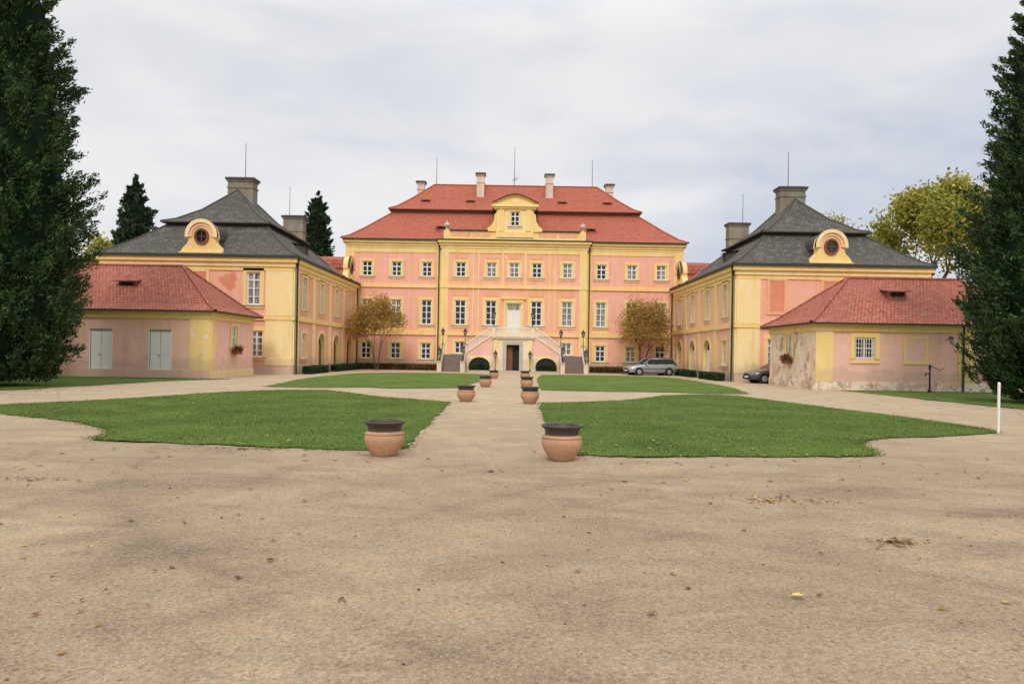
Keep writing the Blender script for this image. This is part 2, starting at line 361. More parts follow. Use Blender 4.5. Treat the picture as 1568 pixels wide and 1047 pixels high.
Fb=Fr((XC,79.8,0),(1,0,0),(0,1,0)); ops=[op(b,0.95,f[0],f[1]) for b in (-14,-11,-8,-5,-2,2,5,8,11,14) for f in FL]
wall(W,Fb,-16,16,0,12.1,ops,'pink')
for o in ops: window(G,Fb,(o[0]+o[1])/2,0.95,o[2],o[3])
R=Bd()
x0,x1,y0,y1=XC-16.45,XC+16.45,64.5,80.25
low=[(0,12.37),(0.7,12.72),(2.0,13.75),(4.1,15.6)]; up=[(3.78,15.98),(4.5,16.36),(5.8,17.45),(7.87,19.4)]
rings(R,x0,x1,y0,y1,low,'tile'); rings(R,x0,x1,y0,y1,[(4.1,15.55),(4.1,16.05)],'woodred'); rings(R,x0,x1,y0,y1,[(4.1,15.9),(3.74,15.9),(3.74,15.99)],'woodred'); rings(R,x0,x1,y0,y1,up,'tile')
hipcaps(R,x0,x1,y0,y1,low,'tile'); hipcaps(R,x0,x1,y0,y1,up,'tile')
R.face([(x0,y0,12.36),(x1,y0,12.36),(x1,y1,12.36),(x0,y1,12.36)],'woodred')
A=Bd()
A.box(FR,-6.6,6.6,-0.6,0.0,12.37,12.62,'yellow')
A.box(FR,-6.2,6.2,-0.5,-0.08,12.62,13.2,'yellow')
for a,b in ((-6.0,-4.2),(-4.0,-2.3),(2.3,4.0),(4.2,6.0)): A.box(FR,a,b,-0.1,-0.05,12.7,13.1,'orange')
A.box(FR,-6.3,-2.2,-0.6,0.04,13.2,13.33,'gutter'); A.box(FR,2.2,6.3,-0.6,0.04,13.2,13.33,'gutter')
for sx in (-6.45,6.45):
    A.box(FR,sx-0.28,sx+0.28,-0.5,0.08,12.37,13.25,'yellow')
    c=FR.P(sx,-0.2,13.25); A.lathe([(0.0,0),(0.2,0.02),(0.12,0.12),(0.1,0.2),(0.28,0.42),(0.3,0.55),(0.18,0.7),(0.1,0.76),(0.14,0.85),(0.0,0.95)],c,12,'stone')
FA=Fr(FR.P(0,0.1,0),FR.u,FR.n)
wall(A,FA,-1.75,1.75,12.37,15.5,[op(0,0.9,13.7,15.1)],'paleyellow')
window(A,FA,0,0.9,13.7,15.1,rows=3,sur=0.22,surmat='yellow')
for sg in (-1,1):
    A.face([FA.P(sg*1.75,0,12.37),FA.P(sg*1.75,-4.5,12.37),FA.P(sg*1.75,-4.5,15.6),FA.P(sg*1.75,0,15.6)],'paleyellow')
    A.box(FA,min(sg*1.05,sg*1.55),max(sg*1.05,sg*1.55),0.002,0.12,13.2,15.3,'yellow')
    pr=[(sg*1.76,13.2),(sg*2.55,13.2),(sg*2.6,13.5),(sg*2.25,13.75),(sg*2.0,14.2),(sg*1.95,14.8),(sg*1.76,15.0)]
    extr(A,Fr(FA.P(0,-0.05,0),FA.u,FA.n),pr,-0.4,0,'yellow','yellow')
A.box(FA,-1.75,1.75,0.002,0.1,12.62,13.15,'yellow')
A.box(FA,-2.0,2.0,-0.6,0.2,15.32,15.5,'yellow'); A.box(FA,-2.2,2.2,-0.6,0.34,15.5,15.68,'paleyellow')
pr=[(-2.2,15.68)]
for i in range(13):
    u=-1+i/6; z=15.78+0.78*(math.cos(u*math.pi/2)**1.35); pr.append((u*2.2,z))
pr.append((2.2,15.68))
extr(A,FA,pr,-5.5,0.1,'yellow','gutter')
pr2=[(a,z) for a,z in pr[1:-1]]
for (a,z),(b2,z2) in zip(pr2[:-1],pr2[1:]):
    A.face([FA.P(a,0.34,z),FA.P(b2,0.34,z2),FA.P(b2,0.34,z2+0.14),FA.P(a,0.34,z+0.14)],'gutter')
    A.face([FA.P(a,0.36,z+0.14),FA.P(b2,0.36,z2+0.14),FA.P(b2,-5.5,z2+0.16),FA.P(a,-5.5,z+0.16)],'gutter')
    A.face([FA.P(a,0.34,z),FA.P(b2,0.34,z2),FA.P(b2,0.1,z2),FA.P(a,0.1,z)],'yellow')
disc(A,FA,0,16.05,0.32,0.22,0.13,'paleyellow')
for x,y,z1 in ((-10.2,73,19.9),(-3.75,71,20.35),(3.4,71,20.35),(9.9,73,19.9)):
    chimney(R,x,y,0.75,0.7,16.5,z1,'chimw')
for x,z,zb in ((-8.5,22.3,19.3),(-0.25,23.6,19.3),(8.0,22.3,19.3)):
    R.cyl((x,72.4,zb),(x,72.4,z),0.035,0.02,'iron',5)
for k in range(4): R.cyl((-0.55+0.1*k,72.4,20.0+0.1*k),(0.05+0.05*k,72.4,20.0+0.1*k),0.015,0.015,'iron',4)
FRf=Fr((0,0,0),(1,0,0),(0,-1,0))
for x in (-9.3,-4.7,4.7,9.3): shed_dormer(R,FRf,x,-69.9,17.0,0.6,0.28)
for x in (-7.3,7.3): shed_dormer(R,FRf,x,-66.1,13.6,0.6,0.3)
for sx in (-7.15,7.15): T.cyl(F.P(sx,0.2,0),F.P(sx,0.2,12.1),0.06,0.06,'gutter',6)
W.obj('walls',palace);T.obj('trim',palace);G.obj('windows_and_doors',palace);R.obj('roof',palace);A.obj('attic_gable',palace)

# ------------------------------------------------------------------ double staircase
st=empty('double_staircase'); S=Bd(); D=Bd()
LZ=3.12; ML=1.5
FC=Fr((XC,61.4,0),(1,0,0),(0,-1,0))
wall(S,FC,-1.75,1.75,0,LZ-0.15,[op(0,1.15,0,2.45)],'cream',rev=0.6,revmat='cream')
S.box(FC,-0.9,-0.58,0.002,0.06,0,2.45,'stone');S.box(FC,0.58,0.9,0.002,0.06,0,2.45,'stone');S.box(FC,-0.9,0.9,0.002,0.07,2.45,2.75,'stone')
S.box(FC,-1.75,-1.35,0.002,0.07,0,2.9,'paleyellow');S.box(FC,1.35,1.75,0.002,0.07,0,2.9,'paleyellow')
S.face([FC.P(-0.58,-0.5,0),FC.P(0.58,-0.5,0),FC.P(0.58,-0.5,2.45),FC.P(-0.58,-0.5,2.45)],'dark')
D.box(FC,-0.5,-0.03,-0.49,-0.45,0.1,2.3,'woodred')
S.box(FC,-1.9,1.9,-3.2,0.14,LZ-0.15,LZ,'stone')
for sg in (-1,1):
    S.face([FC.P(sg*1.75,0,0),FC.P(sg*1.75,-3.2,0),FC.P(sg*1.75,-3.2,LZ-0.15),FC.P(sg*1.75,0,LZ-0.15)],'cream')
    o=lambda a,b:(min(sg*a,sg*b),max(sg*a,sg*b))
    n=10
    for k in range(n):
        a=1.92+(4.2-1.92)*k/n; b=1.92+(4.2-1.92)*(k+1)/n; z=LZ-(LZ-ML)*(k+1)/(n+0)+ (LZ-ML)/n*0.5
        q=o(a,b); S.box(FC,q[0],q[1],-2.2,-0.12,0.0,z,'stair')
    Fk=Fr(FC.P(0,-0.05,0),FC.u,FC.n)
    c=sg*3.0; w=1.9; oo=op(c,w,0.25,1.3)
    q=o(1.77,4.2); wall(S,Fk,q[0],q[1],0,1.42,[oo],'cream',rev=0.07)
    archfill(S,Fk,c,w,1.3,0.8,'cream',rev=0.07,ring=0.12,ringmat='paleyellow',z0=0.25,back='dark')
    S.face([Fk.P(sg*1.77,0,1.42),Fk.P(sg*4.2,0,1.42),Fk.P(sg*4.2,0,ML+0.15),Fk.P(sg*1.95,0,LZ+0.1),Fk.P(sg*1.77,0,LZ+0.1)],'palepink')
    def prism(s0,z0,s1,z1,t0,t1,h,mat):
        a=[FC.P(s0,t0,z0),FC.P(s1,t0,z1),FC.P(s1,t0,z1+h),FC.P(s0,t0,z0+h)]
        b=[FC.P(s0,t1,z0),FC.P(s1,t1,z1),FC.P(s1,t1,z1+h),FC.P(s0,t1,z0+h)]
        S.face(a,mat);S.face(b,mat)
        for i in range(4):
            j=(i+1)%4; S.face([a[i],a[j],b[j],b[i]],mat)
    prism(sg*1.9,LZ+0.1,sg*4.2,ML+0.15,-0.3,0.03,0.16,'cream')
    prism(sg*1.9,LZ+0.9,sg*4.2,ML+0.95,-0.22,-0.04,0.11,'white')
    for k in range(18):
        a=2.0+2.15*k/17; z=LZ+0.2-(LZ-ML-0.05)*(a-1.9)/2.3
        D.cyl(FC.P(sg*a,-0.13,z),FC.P(sg*a,-0.13,z+0.75),0.03,0.03,'white',5)
    q=o(4.2,6.45); S.box(FC,q[0],q[1],-3.2,0.0,0,ML-0.12,'palepink'); S.box(FC,q[0]-0.03,q[1]+0.03,-3.2,0.03,ML-0.12,ML,'stone')
    q=o(4.45,6.2); n=9
    for k in range(n):
        z=ML-ML*k/n; t=0.03+0.22*k
        S.box(FC,q[0],q[1],t,t+0.22,0,z-0.05,'stair'); S.box(FC,q[0],q[1],t-0.0,t+0.25,z-0.05,z-0.005,'stair')
    for a,b in ((4.2,4.44),(6.21,6.45)):
        q=o(a,b)
        P=FC.P
        pa=[(0.03,0),(2.3,0),(2.3,0.45),(0.03,ML+0.25)]
        for e in q: S.face([P(e,t,z) for t,z in pa],'palepink')
        for i in range(4):
            j=(i+1)%4; S.face([P(q[0],*pa[i]),P(q[0],*pa[j]),P(q[1],*pa[j]),P(q[1],*pa[i])],'stone' if i==2 else 'palepink')
        m_=(q[0]+q[1])/2
        S.box(FC,m_-0.19,m_+0.19,2.3,2.68,0,0.85,'cream'); S.box(FC,m_-0.24,m_+0.24,2.25,2.73,0.85,0.95,'stone')
        S.box(FC,m_-0.17,m_+0.17,-0.36,0.02,ML,ML+0.85,'cream'); S.box(FC,m_-0.22,m_+0.22,-0.4,0.06,ML+0.85,ML+0.94,'stone')
        D.cyl(P(m_,0.0,ML+0.85),P(m_,2.3,0.95),0.03,0.03,'iron',6)
        for k in range(1,9):
            t=0.25*k; D.cyl(P(m_,t,ML+0.25-(ML-0.2)*t/2.3),P(m_,t,ML+0.85-(ML-0.1)*t/2.3),0.012,0.012,'iron',4)
    m_=sg*1.75
    S.box(FC,m_-0.17,m_+0.17,-0.3,0.04,LZ,LZ+0.92,'cream'); S.box(FC,m_-0.22,m_+0.22,-0.34,0.08,LZ+0.92,LZ+1.0,'stone')
D.box(FC,-1.58,1.58,-0.2,-0.06,LZ+0.8,LZ+0.9,'white')
D.box(FC,-1.58,1.58,-0.16,-0.1,LZ+0.08,LZ+0.13,'white')
for k in range(25):
    a=-1.5+3.0*k/24; D.cyl(FC.P(a,-0.13,LZ),FC.P(a,-0.13,LZ+0.8),0.028,0.028,'white',5)
for k in range(6): 
    c=FC.P(-1.25+0.5*k,-0.13,LZ+0.45); 
    for j in range(10):
        a=j*math.pi/5;b=(j+1)*math.pi/5
        D.cyl(c+Vector((0.17*math.cos(a),0,0.22*math.sin(a))),c+Vector((0.17*math.cos(b),0,0.22*math.sin(b))),0.018,0.018,'white',4,False)
S.box(FC,-4.19,4.19,0.0,0.9,0,0.13,'stone'); S.box(FC,-4.19,-0.9,0.1,0.25,0.13,0.32,'cream'); S.box(FC,0.9,4.19,0.1,0.25,0.13,0.32,'cream')
S.obj('stair_masonry',st); D.obj('railings',st)
def lantern(loc,h=0.75):
    B=Bd(); 
    B.lathe([(0.0,0),(0.09,0),(0.09,0.05),(0.035,0.12),(0.028,h*0.5),(0.045,h*0.52),(0.025,h*0.56),(0.022,h),(0.11,h+0.06),(0.0,h+0.06)],(0,0,0),8,'iron')
    B.lathe([(0.09,h+0.06),(0.17,h+0.44)],(0,0,0),6,'lampglass',False)
    for k in range(6):
        a=k*math.pi/3; B.cyl((0.09*math.cos(a),0.09*math.sin(a),h+0.06),(0.17*math.cos(a),0.17*math.sin(a),h+0.44),0.014,0.014,'iron',4)
    B.lathe([(0.2,h+0.43),(0.2,h+0.46),(0.09,h+0.56),(0.07,h+0.62),(0.03,h+0.66),(0.03,h+0.74),(0.0,h+0.76)],(0,0,0),6,'iron',False)
    o=B.obj('lantern_lamp'); o.location=loc; return o
for sg in (-1,1):
    lantern(FC.P(sg*6.33,-0.17,ML+0.94)); lantern(FC.P(sg*4.32,-0.17,ML+0.94)); lantern(FC.P(sg*1.75,-0.13,LZ+1.0),0.7)
    lantern(FC.P(sg*4.32,2.49,0.95),0.7); lantern(FC.P(sg*1.55,0.5,0.13),1.1); lantern(FC.P(sg*6.33,2.49,0.95),0.5)

# ------------------------------------------------------------------ wings
def wing(sg):
    root=empty('palace_wing'); W=Bd();T=Bd();G=Bd();R=Bd()
    X=15.1
    Ff=Fr((sg*X,46.5,0),(sg,0,0),(0,-1,0)); Fi=Fr((sg*X,46.5,0),(0,1,0),(-sg,0,0))
    if sg<0:
        ops=[op(2.7,0.95,4.7,6.95),op(2.45,0.9,1.15,2.95),op(10.0,0.95,4.7,6.95)]
    else: ops=[op(10.0,0.95,4.7,6.95),op(2.6,0.9,1.15,2.95)]
    wall(W,Ff,0,13,0,7.6,ops,'pink')
    for o in ops: window(G,Ff,(o[0]+o[1])/2,o[1]-o[0],o[2],o[3],rows=4,sur=0.24,glass='glass2')
    for c in ((6.4,) if sg<0 else (2.75,6.4)):
        T.box(Ff,c-0.48,c+0.48,0.003,0.03,4.8,6.9,'redpanel')
        for a,b,z0,z1 in ((c-0.68,c-0.48,4.8,6.9),(c+0.48,c+0.68,4.8,6.9),(c-0.68,c+0.68,6.9,7.08),(c-0.68,c+0.68,4.6,4.8)): T.box(Ff,a,b,0.003,0.06,z0,z1,'yellow' if sg<0 else 'orange')
    if sg<0:
        pts=[]
        for k in range(22):
            a=k*2*math.pi/22; r=0.55*(1+0.22*math.sin(3*a+1)+0.12*math.sin(7*a)); pts.append((4.4+r*1.05*math.cos(a),6.3+r*math.sin(a)))
        T.face([Ff.P(a,0.006,z) for a,z in pts],'redpanel')
    cw=1.85 if sg<0 else 1.6
    for z0,z1 in ((0.6,3.66),(3.98,7.0)):
        T.box(Ff,0,cw,0.003,0.1,z0,z1,'paleyellow'); T.box(Ff,7.9,8.8,0.003,0.09,z0,z1,'yellow'); T.box(Ff,12.1,13,0.003,0.1,z0,z1,'yellow')
    T.box(Ff,0,13,0.002,0.07,0,0.6,'plinth')
    T.box(Ff,-0.12,13.1,0.002,0.14,3.68,3.96,'yellow'); T.box(Ff,0,13,0.002,0.07,7.02,7.3,'yellow')
    T.box(Ff,-0.15,13.15,-0.2,0.16,7.3,7.6,'paleyellow'); T.box(Ff,-0.3,13.3,-0.2,0.32,7.6,7.88,'yellow'); T.box(Ff,-0.42,13.4,-0.2,0.46,7.88,8.06,'gutter')
    by=[2.4,6.9,11.3,15.8]
    ops=[op(b,0.95,4.5,6.85) for b in by]+[op(2.4,0.95,1.05,2.85)]+[op(b,1.75,0,3.0) for b in by[1:]]
    bm_='pink' if sg<0 else 'palepink'
    wall(W,Fi,0,18.5,0,7.6,ops,bm_,rev=0.3)
    for b in by: window(G,Fi,b,0.95,4.5,6.85,rows=4,sur=0.24,glass='glass')
    window(G,Fi,2.4,0.95,1.05,2.85,rows=3,sur=0.24)
    for b in by[1:]:
        archfill(W,Fi,b,1.75,3.0,0.87,bm_,rev=0.3,ring=0.22)
        G.box(Fi,b-0.85,b-0.03,-0.27,-0.22,0.05,2.2,'woodred' if sg<0 else 'door'); G.box(Fi,b+0.03,b+0.85,-0.27,-0.22,0.05,2.2,'woodred' if sg<0 else 'door')
    for z0,z1 in ((0.6,3.66),(3.98,7.0)):
        T.box(Fi,0,1.0,0.003,0.1,z0,z1,'paleyellow')
        for c in (4.65,9.1,13.55): T.box(Fi,c-0.36,c+0.36,0.003,0.09,z0,z1,'paleyellow' if sg<0 else 'yellow')
        T.box(Fi,17.7,18.45,0.003,0.09,z0,z1,'paleyellow')
    for s0,s1 in ((0,5.8),(7.98,10.2),(12.4,14.7),(16.9,18.45)): T.box(Fi,s0,s1,0.002,0.07,0,0.6,'plinth')
    T.box(Fi,-0.1,18.4,0.002,0.14,3.68,3.96,'yellow'); T.box(Fi,0,18.4,0.002,0.07,7.02,7.3,'yellow')
    T.box(Fi,0.06,18.4,-0.2,0.15,7.3,7.6,'paleyellow'); T.box(Fi,0.06,18.4,-0.2,0.31,7.6,7.88,'yellow'); T.box(Fi,-0.4,18.4,-0.2,0.44,7.885,8.055,'gutter')
    Fo=Fr((sg*28.1,46.5,0),(0,1,0),(sg,0,0)); wall(W,Fo,0,20,0,7.9,[],'pink'); Fk=Fr((sg*X,66.5,0),(sg,0,0),(0,1,0)); wall(W,Fk,1,13,0,7.9,[],'pink')
    T.cyl(Fi.P(0.2,0.22,0),Fi.P(0.2,0.22,7.5),0.07,0.07,'gutter',8); T.cyl(Fi.P(0.2,0.22,7.4),Fi.P(-0.1,0.4,7.95),0.07,0.07,'gutter',8)
    T.cyl(Fi.P(18.1,0.22,0),Fi.P(18.1,0.22,7.9),0.06,0.06,'gutter',6)
    xa,xb=sorted((sg*14.72,sg*28.5)); ya,yb=46.1,61.6
    low=[(0,8.06),(0.6,8.35),(1.8,9.25),(3.35,10.62)]; up=[(2.95,10.78),(3.7,11.1),(5.0,12.05),(6.87,14.0)]
    rings(R,xa,xb,ya,yb,low,'slate'); rings(R,xa,xb,ya,yb,[(3.35,10.6),(3.35,10.8)],'chimcap'); rings(R,xa,xb,ya,yb,[(3.35,10.7),(2.93,10.7),(2.93,10.79)],'chimcap'); rings(R,xa,xb,ya,yb,up,'slate')
    hipcaps(R,xa,xb,ya,yb,low,'chimcap',0.07); hipcaps(R,xa,xb,ya,yb,up,'chimcap',0.07)
    xa2,xb2=sorted((sg*14.75,sg*26.5)); 
    rings(R,xa2,xb2,58.5,68.0,[(0,8.09),(0.6,8.4),(2.6,10.0),(4.7,11.0)],'tile2')
    chimney(R,sg*21.5,53.6,1.95,1.0,12.0,15.05,'chim'); chimney(R,sg*21.4,66,1.9,1.0,9,14.6,'chim')
    R.cyl((sg*21.3,53.6,15),(sg*21.3,53.6,17.8),0.03,0.02,'iron',5); R.cyl((sg*21.9,66,14),(sg*21.9,66,17.5),0.03,0.02,'iron',5)
    Fd=Fr((sg*X,46.42,0),(sg,0,0),(0,-1,0)); round_dormer(R,Fd,6.25 if sg<0 else 6.35,8.06,1.0)
    Fe=Fr((sg*15.0,46.5,0),(0,1,0),(-sg,0,0)); round_dormer(R,Fe,15.9,8.06,0.95,2.6,'tile2')
    R.box(Fi,6.3,7.2,-2.2,-1.2,9.0,9.75,'chimcap'); 
    q=[Fi.P(6.15,-0.95,9.7),Fi.P(7.35,-0.95,9.7),Fi.P(7.35,-2.7,10.05),Fi.P(6.15,-2.7,10.05)]; R.face(q,'gutter')
    W.obj('walls',root);T.obj('trim',root);G.obj('windows_and_doors',root);R.obj('roof',root)
wing(-1); wing(1)

# ------------------------------------------------------------------ gate houses
def house(sg):
    root=empty('gate_house'); W=Bd();T=Bd();G=Bd();R=Bd()
    if sg<0: X,y0,y1=16.9,38.0,44.2; H=3.75; rz=6.6
    else: X,y0,y1=16.2,36.7,43.2; H=3.6; rz=6.4
    L=13.0; mid=y1-y0
    Ff=Fr((sg*X,y0,0),(sg,0,0),(0,-1,0)); Fi=Fr((sg*X,y0,0),(0,1,0),(-sg,0,0))
    Fo=Fr((sg*(X+L),y0,0),(0,1,0),(sg,0,0)); Fk=Fr((sg*X,y1,0),(sg,0,0),(0,1,0))
    if sg<0:
        ops=[op(2.8,1.15,0.05,2.62),op(6.1,1.15,0.05,2.62)]; wall(W,Ff,0,L,0,H,ops,'palepink',rev=0.1)
        for c in (2.8,6.1):
            for k in (-1,1):
                a,b=sorted((c+k*0.015,c+k*0.56)); G.box(Ff,a,b,-0.09,-0.03,0.06,2.6,'door')
                G.box(Ff,a+0.1,b-0.1,-0.03,-0.015,0.25,1.15,'white'); G.box(Ff,a+0.1,b-0.1,-0.03,-0.015,1.35,2.4,'white')
            G.box(Ff,c-0.62,c+0.62,-0.05,0.02,2.6,2.68,'stair')
            for k in (-1,1): G.box(Ff,min(c+k*0.575,c+k*0.64),max(c+k*0.575,c+k*0.64),-0.05,0.025,0.0,2.6,'door')
            G.cyl(Ff.P(c+0.07,0.03,1.25),Ff.P(c+0.07,-0.05,1.25),0.03,0.03,'iron',8)
        T.box(Ff,0,1.15,0.003,0.07,0.45,H-0.45,'yellow')
        T.box(Ff,0.1,0.3,0.072,0.085,2.2,2.42,'white')
    else:
        ops=[op(2.65,1.1,1.7,2.85)]; wall(W,Ff,0,L,0,H,ops,'palepink')
        window(G,Ff,2.65,1.1,1.7,2.85,rows=2,sur=0.24,sill=False,glass='glass')
        for k in range(8): G.box(Ff,2.15+0.14*k,2.175+0.14*k,0.02,0.045,1.68,2.87,'white')
        for k in range(5): G.box(Ff,2.08,3.22,0.045,0.06,1.78+0.24*k,1.80+0.24*k,'white')
        T.box(Ff,0,0.95,0.003,0.07,0.45,H-0.45,'yellow')
        c=5.4
        T.box(Ff,c-0.5,c+0.5,0.003,0.02,1.6,2.8,'palepink')
        for a,b,z0,z1 in ((c-0.66,c-0.5,1.6,2.8),(c+0.5,c+0.66,1.6,2.8),(c-0.66,c+0.66,2.8,2.95),(c-0.66,c+0.66,1.45,1.6)): T.box(Ff,a,b,0.003,0.045,z0,z1,'yellow')
        T.cyl(Ff.P(7.9,0.12,0),Ff.P(7.9,0.12,H),0.05,0.05,'gutter',6)
        T.box(Ff,7.7,8.6,0.003,0.06,0.45,H-0.45,'yellow')
    wc=(3.2 if sg<0 else 3.4)
    wall(W,Fi,0,mid,0,H,[op(wc,0.85,1.75,3.05)],'palepink' if sg<0 else 'peel')
    window(G,Fi,wc,0.85,1.75,3.05,rows=2,sur=0.16,glass='glass')
    T.box(Fi,0,0.5,0.003,0.07,0.45,H-0.45,'yellow') if sg<0 else None
    wall(W,Fo,0,mid,0,H,[],'palepink'); wall(W,Fk,0,L,0,H,[],'palepink')
    T.box(Ff,0,L,0.002,0.06,0,0.45,'peel' if sg>0 else 'palepink'); T.box(Fi,0,mid,0.002,0.06,0,0.45,'paleyellow' if sg<0 else 'peel')
    T.box(Ff,-0.1,L,0.002,0.1,H-0.44,H-0.05,'yellow'); T.box(Fi,0.002,mid,0.002,0.1,H-0.44,H-0.05,'yellow')
    T.box(Ff,-0.25,L,-0.1,0.25,H-0.05,H+0.04,'woodred'); T.box(Fi,0.1,mid,-0.1,0.25,H-0.05,H+0.04,'woodred')
    xa,xb=sorted((sg*(X-0.45),sg*(X+L+0.45))); ya,yb=y0-0.45,y1+0.45
    hw=(yb-ya)/2; t=[(0,H+0.02),(0.7,H+0.42),(hw,rz)]
    rings(R,xa,xb,ya,yb,t,'tile2'); hipcaps(R,xa,xb,ya,yb,t,'tile2',0.1)
    R.face([(xa,ya,H+0.01),(xb,ya,H+0.01),(xb,yb,H+0.01),(xa,yb,H+0.01)],'woodred')
    rings(R,xa-0.03,xb+0.03,ya-0.03,yb+0.03,[(0,H-0.08),(0,H+0.0)],'gutter')
    shed_dormer(R,Fr((sg*X,y0,0),(sg,0,0),(0,-1,0)),5.55 if sg<0 else 5.2,-1.5,5.15,0.95,0.4,'tile2')
    W.obj('walls',root);T.obj('trim',root);G.obj('windows_and_doors',root);R.obj('roof',root)
    return Fi.P(wc,0.22,1.62),Ff
wbL,_=house(-1); wbR,FhR=house(1)

# ------------------------------------------------------------------ foliage helpers
def leaf_mat(name,cols,trans=0.25,nscale=0.6,rough=0.6,lo=0.55,hi=1.25):
    m,nt,b=new_mat(name,rough,0.25)
    g=nd(nt,'ShaderNodeNewGeometry')
    r=nd(nt,'ShaderNodeValToRGB'); e=r.color_ramp.elements
    while len(e)<len(cols): e.new(0.5)
    for i,c in enumerate(cols): e[i].position=i/(len(cols)-1); e[i].color=(*c,1)
    nt.links.new(g.outputs['Random Per Island'],r.inputs[0])
    n=ramp(nt,noise(nt,nscale,3,0.6),[(0.35,lo),(0.65,hi)])
    col=mix(nt,1.0,r.outputs[0],n,'MULTIPLY')
    nt.links.new(col,b.inputs['Base Color'])
    tr=nd(nt,'ShaderNodeBsdfTranslucent'); nt.links.new(col,tr.inputs['Color'])
    ms=nd(nt,'ShaderNodeMixShader'); ms.inputs[0].default_value=trans
    out=nt.nodes['Material Output']; nt.links.new(b.outputs[0],ms.inputs[1]); nt.links.new(tr.outputs[0],ms.inputs[2]); nt.links.new(ms.outputs[0],out.inputs[0])
    return m
def unit(a): return a/np.maximum(np.linalg.norm(a,axis=1,keepdims=True),1e-9)
def leafcloud(name,C,L,Wd,mat,axis=None,spread=1.0,parent=None,tri=False):
    C=np.asarray(C,dtype=np.float64); N=len(C)
    a=rng.normal(size=(N,3))
    if axis is not None: a=unit(np.asarray(axis))+a*spread
    a=unit(a); b=unit(np.cross(a,rng.normal(size=(N,3))))
    l=(L*rng.uniform(0.6,1.3,N))[:,None]*0.5; w=(Wd*rng.uniform(0.6,1.3,N))[:,None]*0.5
    if tri: V=np.stack([C-b*w,C+b*w,C+a*l*2],1); k=3
    else: V=np.stack([C-a*l,C-b*w,C+a*l,C+b*w],1); k=4
    return rawmesh(name,V.reshape(-1,3),k,N,mat,parent)
def rawmesh(name,V,k,N,mat,parent=None):
    me=bpy.data.meshes.new(name); me.vertices.add(N*k); me.vertices.foreach_set('co',V.astype(np.float32).ravel())
    me.loops.add(N*k); me.loops.foreach_set('vertex_index',np.arange(N*k,dtype=np.int32))
    me.polygons.add(N); me.polygons.foreach_set('loop_start',np.arange(0,N*k,k,dtype=np.int32)); me.polygons.foreach_set('loop_total',np.full(N,k,dtype=np.int32))
    me.materials.append(mat); me.update(calc_edges=True)
    o=bpy.data.objects.new(name,me); COL.objects.link(o)
    if parent: o.parent=parent
    return o
M_thuja=leaf_mat('arborvitae_foliage',[(0.014,0.036,0.012),(0.035,0.075,0.02),(0.055,0.105,0.028),(0.10,0.15,0.045)],0.15,0.9)
M_conifer=leaf_mat('conifer_foliage',[(0.015,0.035,0.018),(0.03,0.06,0.025),(0.05,0.085,0.035)],0.1,0.5)
M_autumn=leaf_mat('autumn_foliage',[(0.24,0.17,0.04),(0.50,0.26,0.06),(0.58,0.38,0.09),(0.30,0.27,0.08),(0.44,0.20,0.05)],0.35,0.8,lo=0.65)
M_yg=leaf_mat('yellowing_foliage',[(0.18,0.20,0.03),(0.34,0.34,0.055),(0.55,0.47,0.09),(0.24,0.26,0.045)],0.4,0.25)
M_pale=leaf_mat('thin_yellow_foliage',[(0.36,0.33,0.12),(0.5,0.45,0.2),(0.3,0.28,0.12)],0.4,0.3)
M_hedge=leaf_mat('hedge_foliage',[(0.015,0.035,0.012),(0.035,0.075,0.02),(0.05,0.1,0.03)],0.15,1.5)
M_flower=leaf_mat('flower_bed_foliage',[(0.03,0.07,0.02),(0.06,0.10,0.03),(0.25,0.05,0.03),(0.05,0.09,0.03),(0.35,0.12,0.05),(0.10,0.10,0.03)],0.2,1.0)
M_geran=leaf_mat('geranium_foliage',[(0.04,0.10,0.03),(0.06,0.13,0.03),(0.45,0.03,0.03),(0.05,0.1,0.03)],0.2,3)
reg('bark',simple('tree_bark',(0.10,0.075,0.055),0.95,0.1,0.4,4,bs=0.6,bscale=12))
reg('core',simple('inner_shade_foliage',(0.010,0.020,0.009),0.95,0.05,0.4,2,bs=0))  # near-black fill: the shade inside foliage is put into this colour

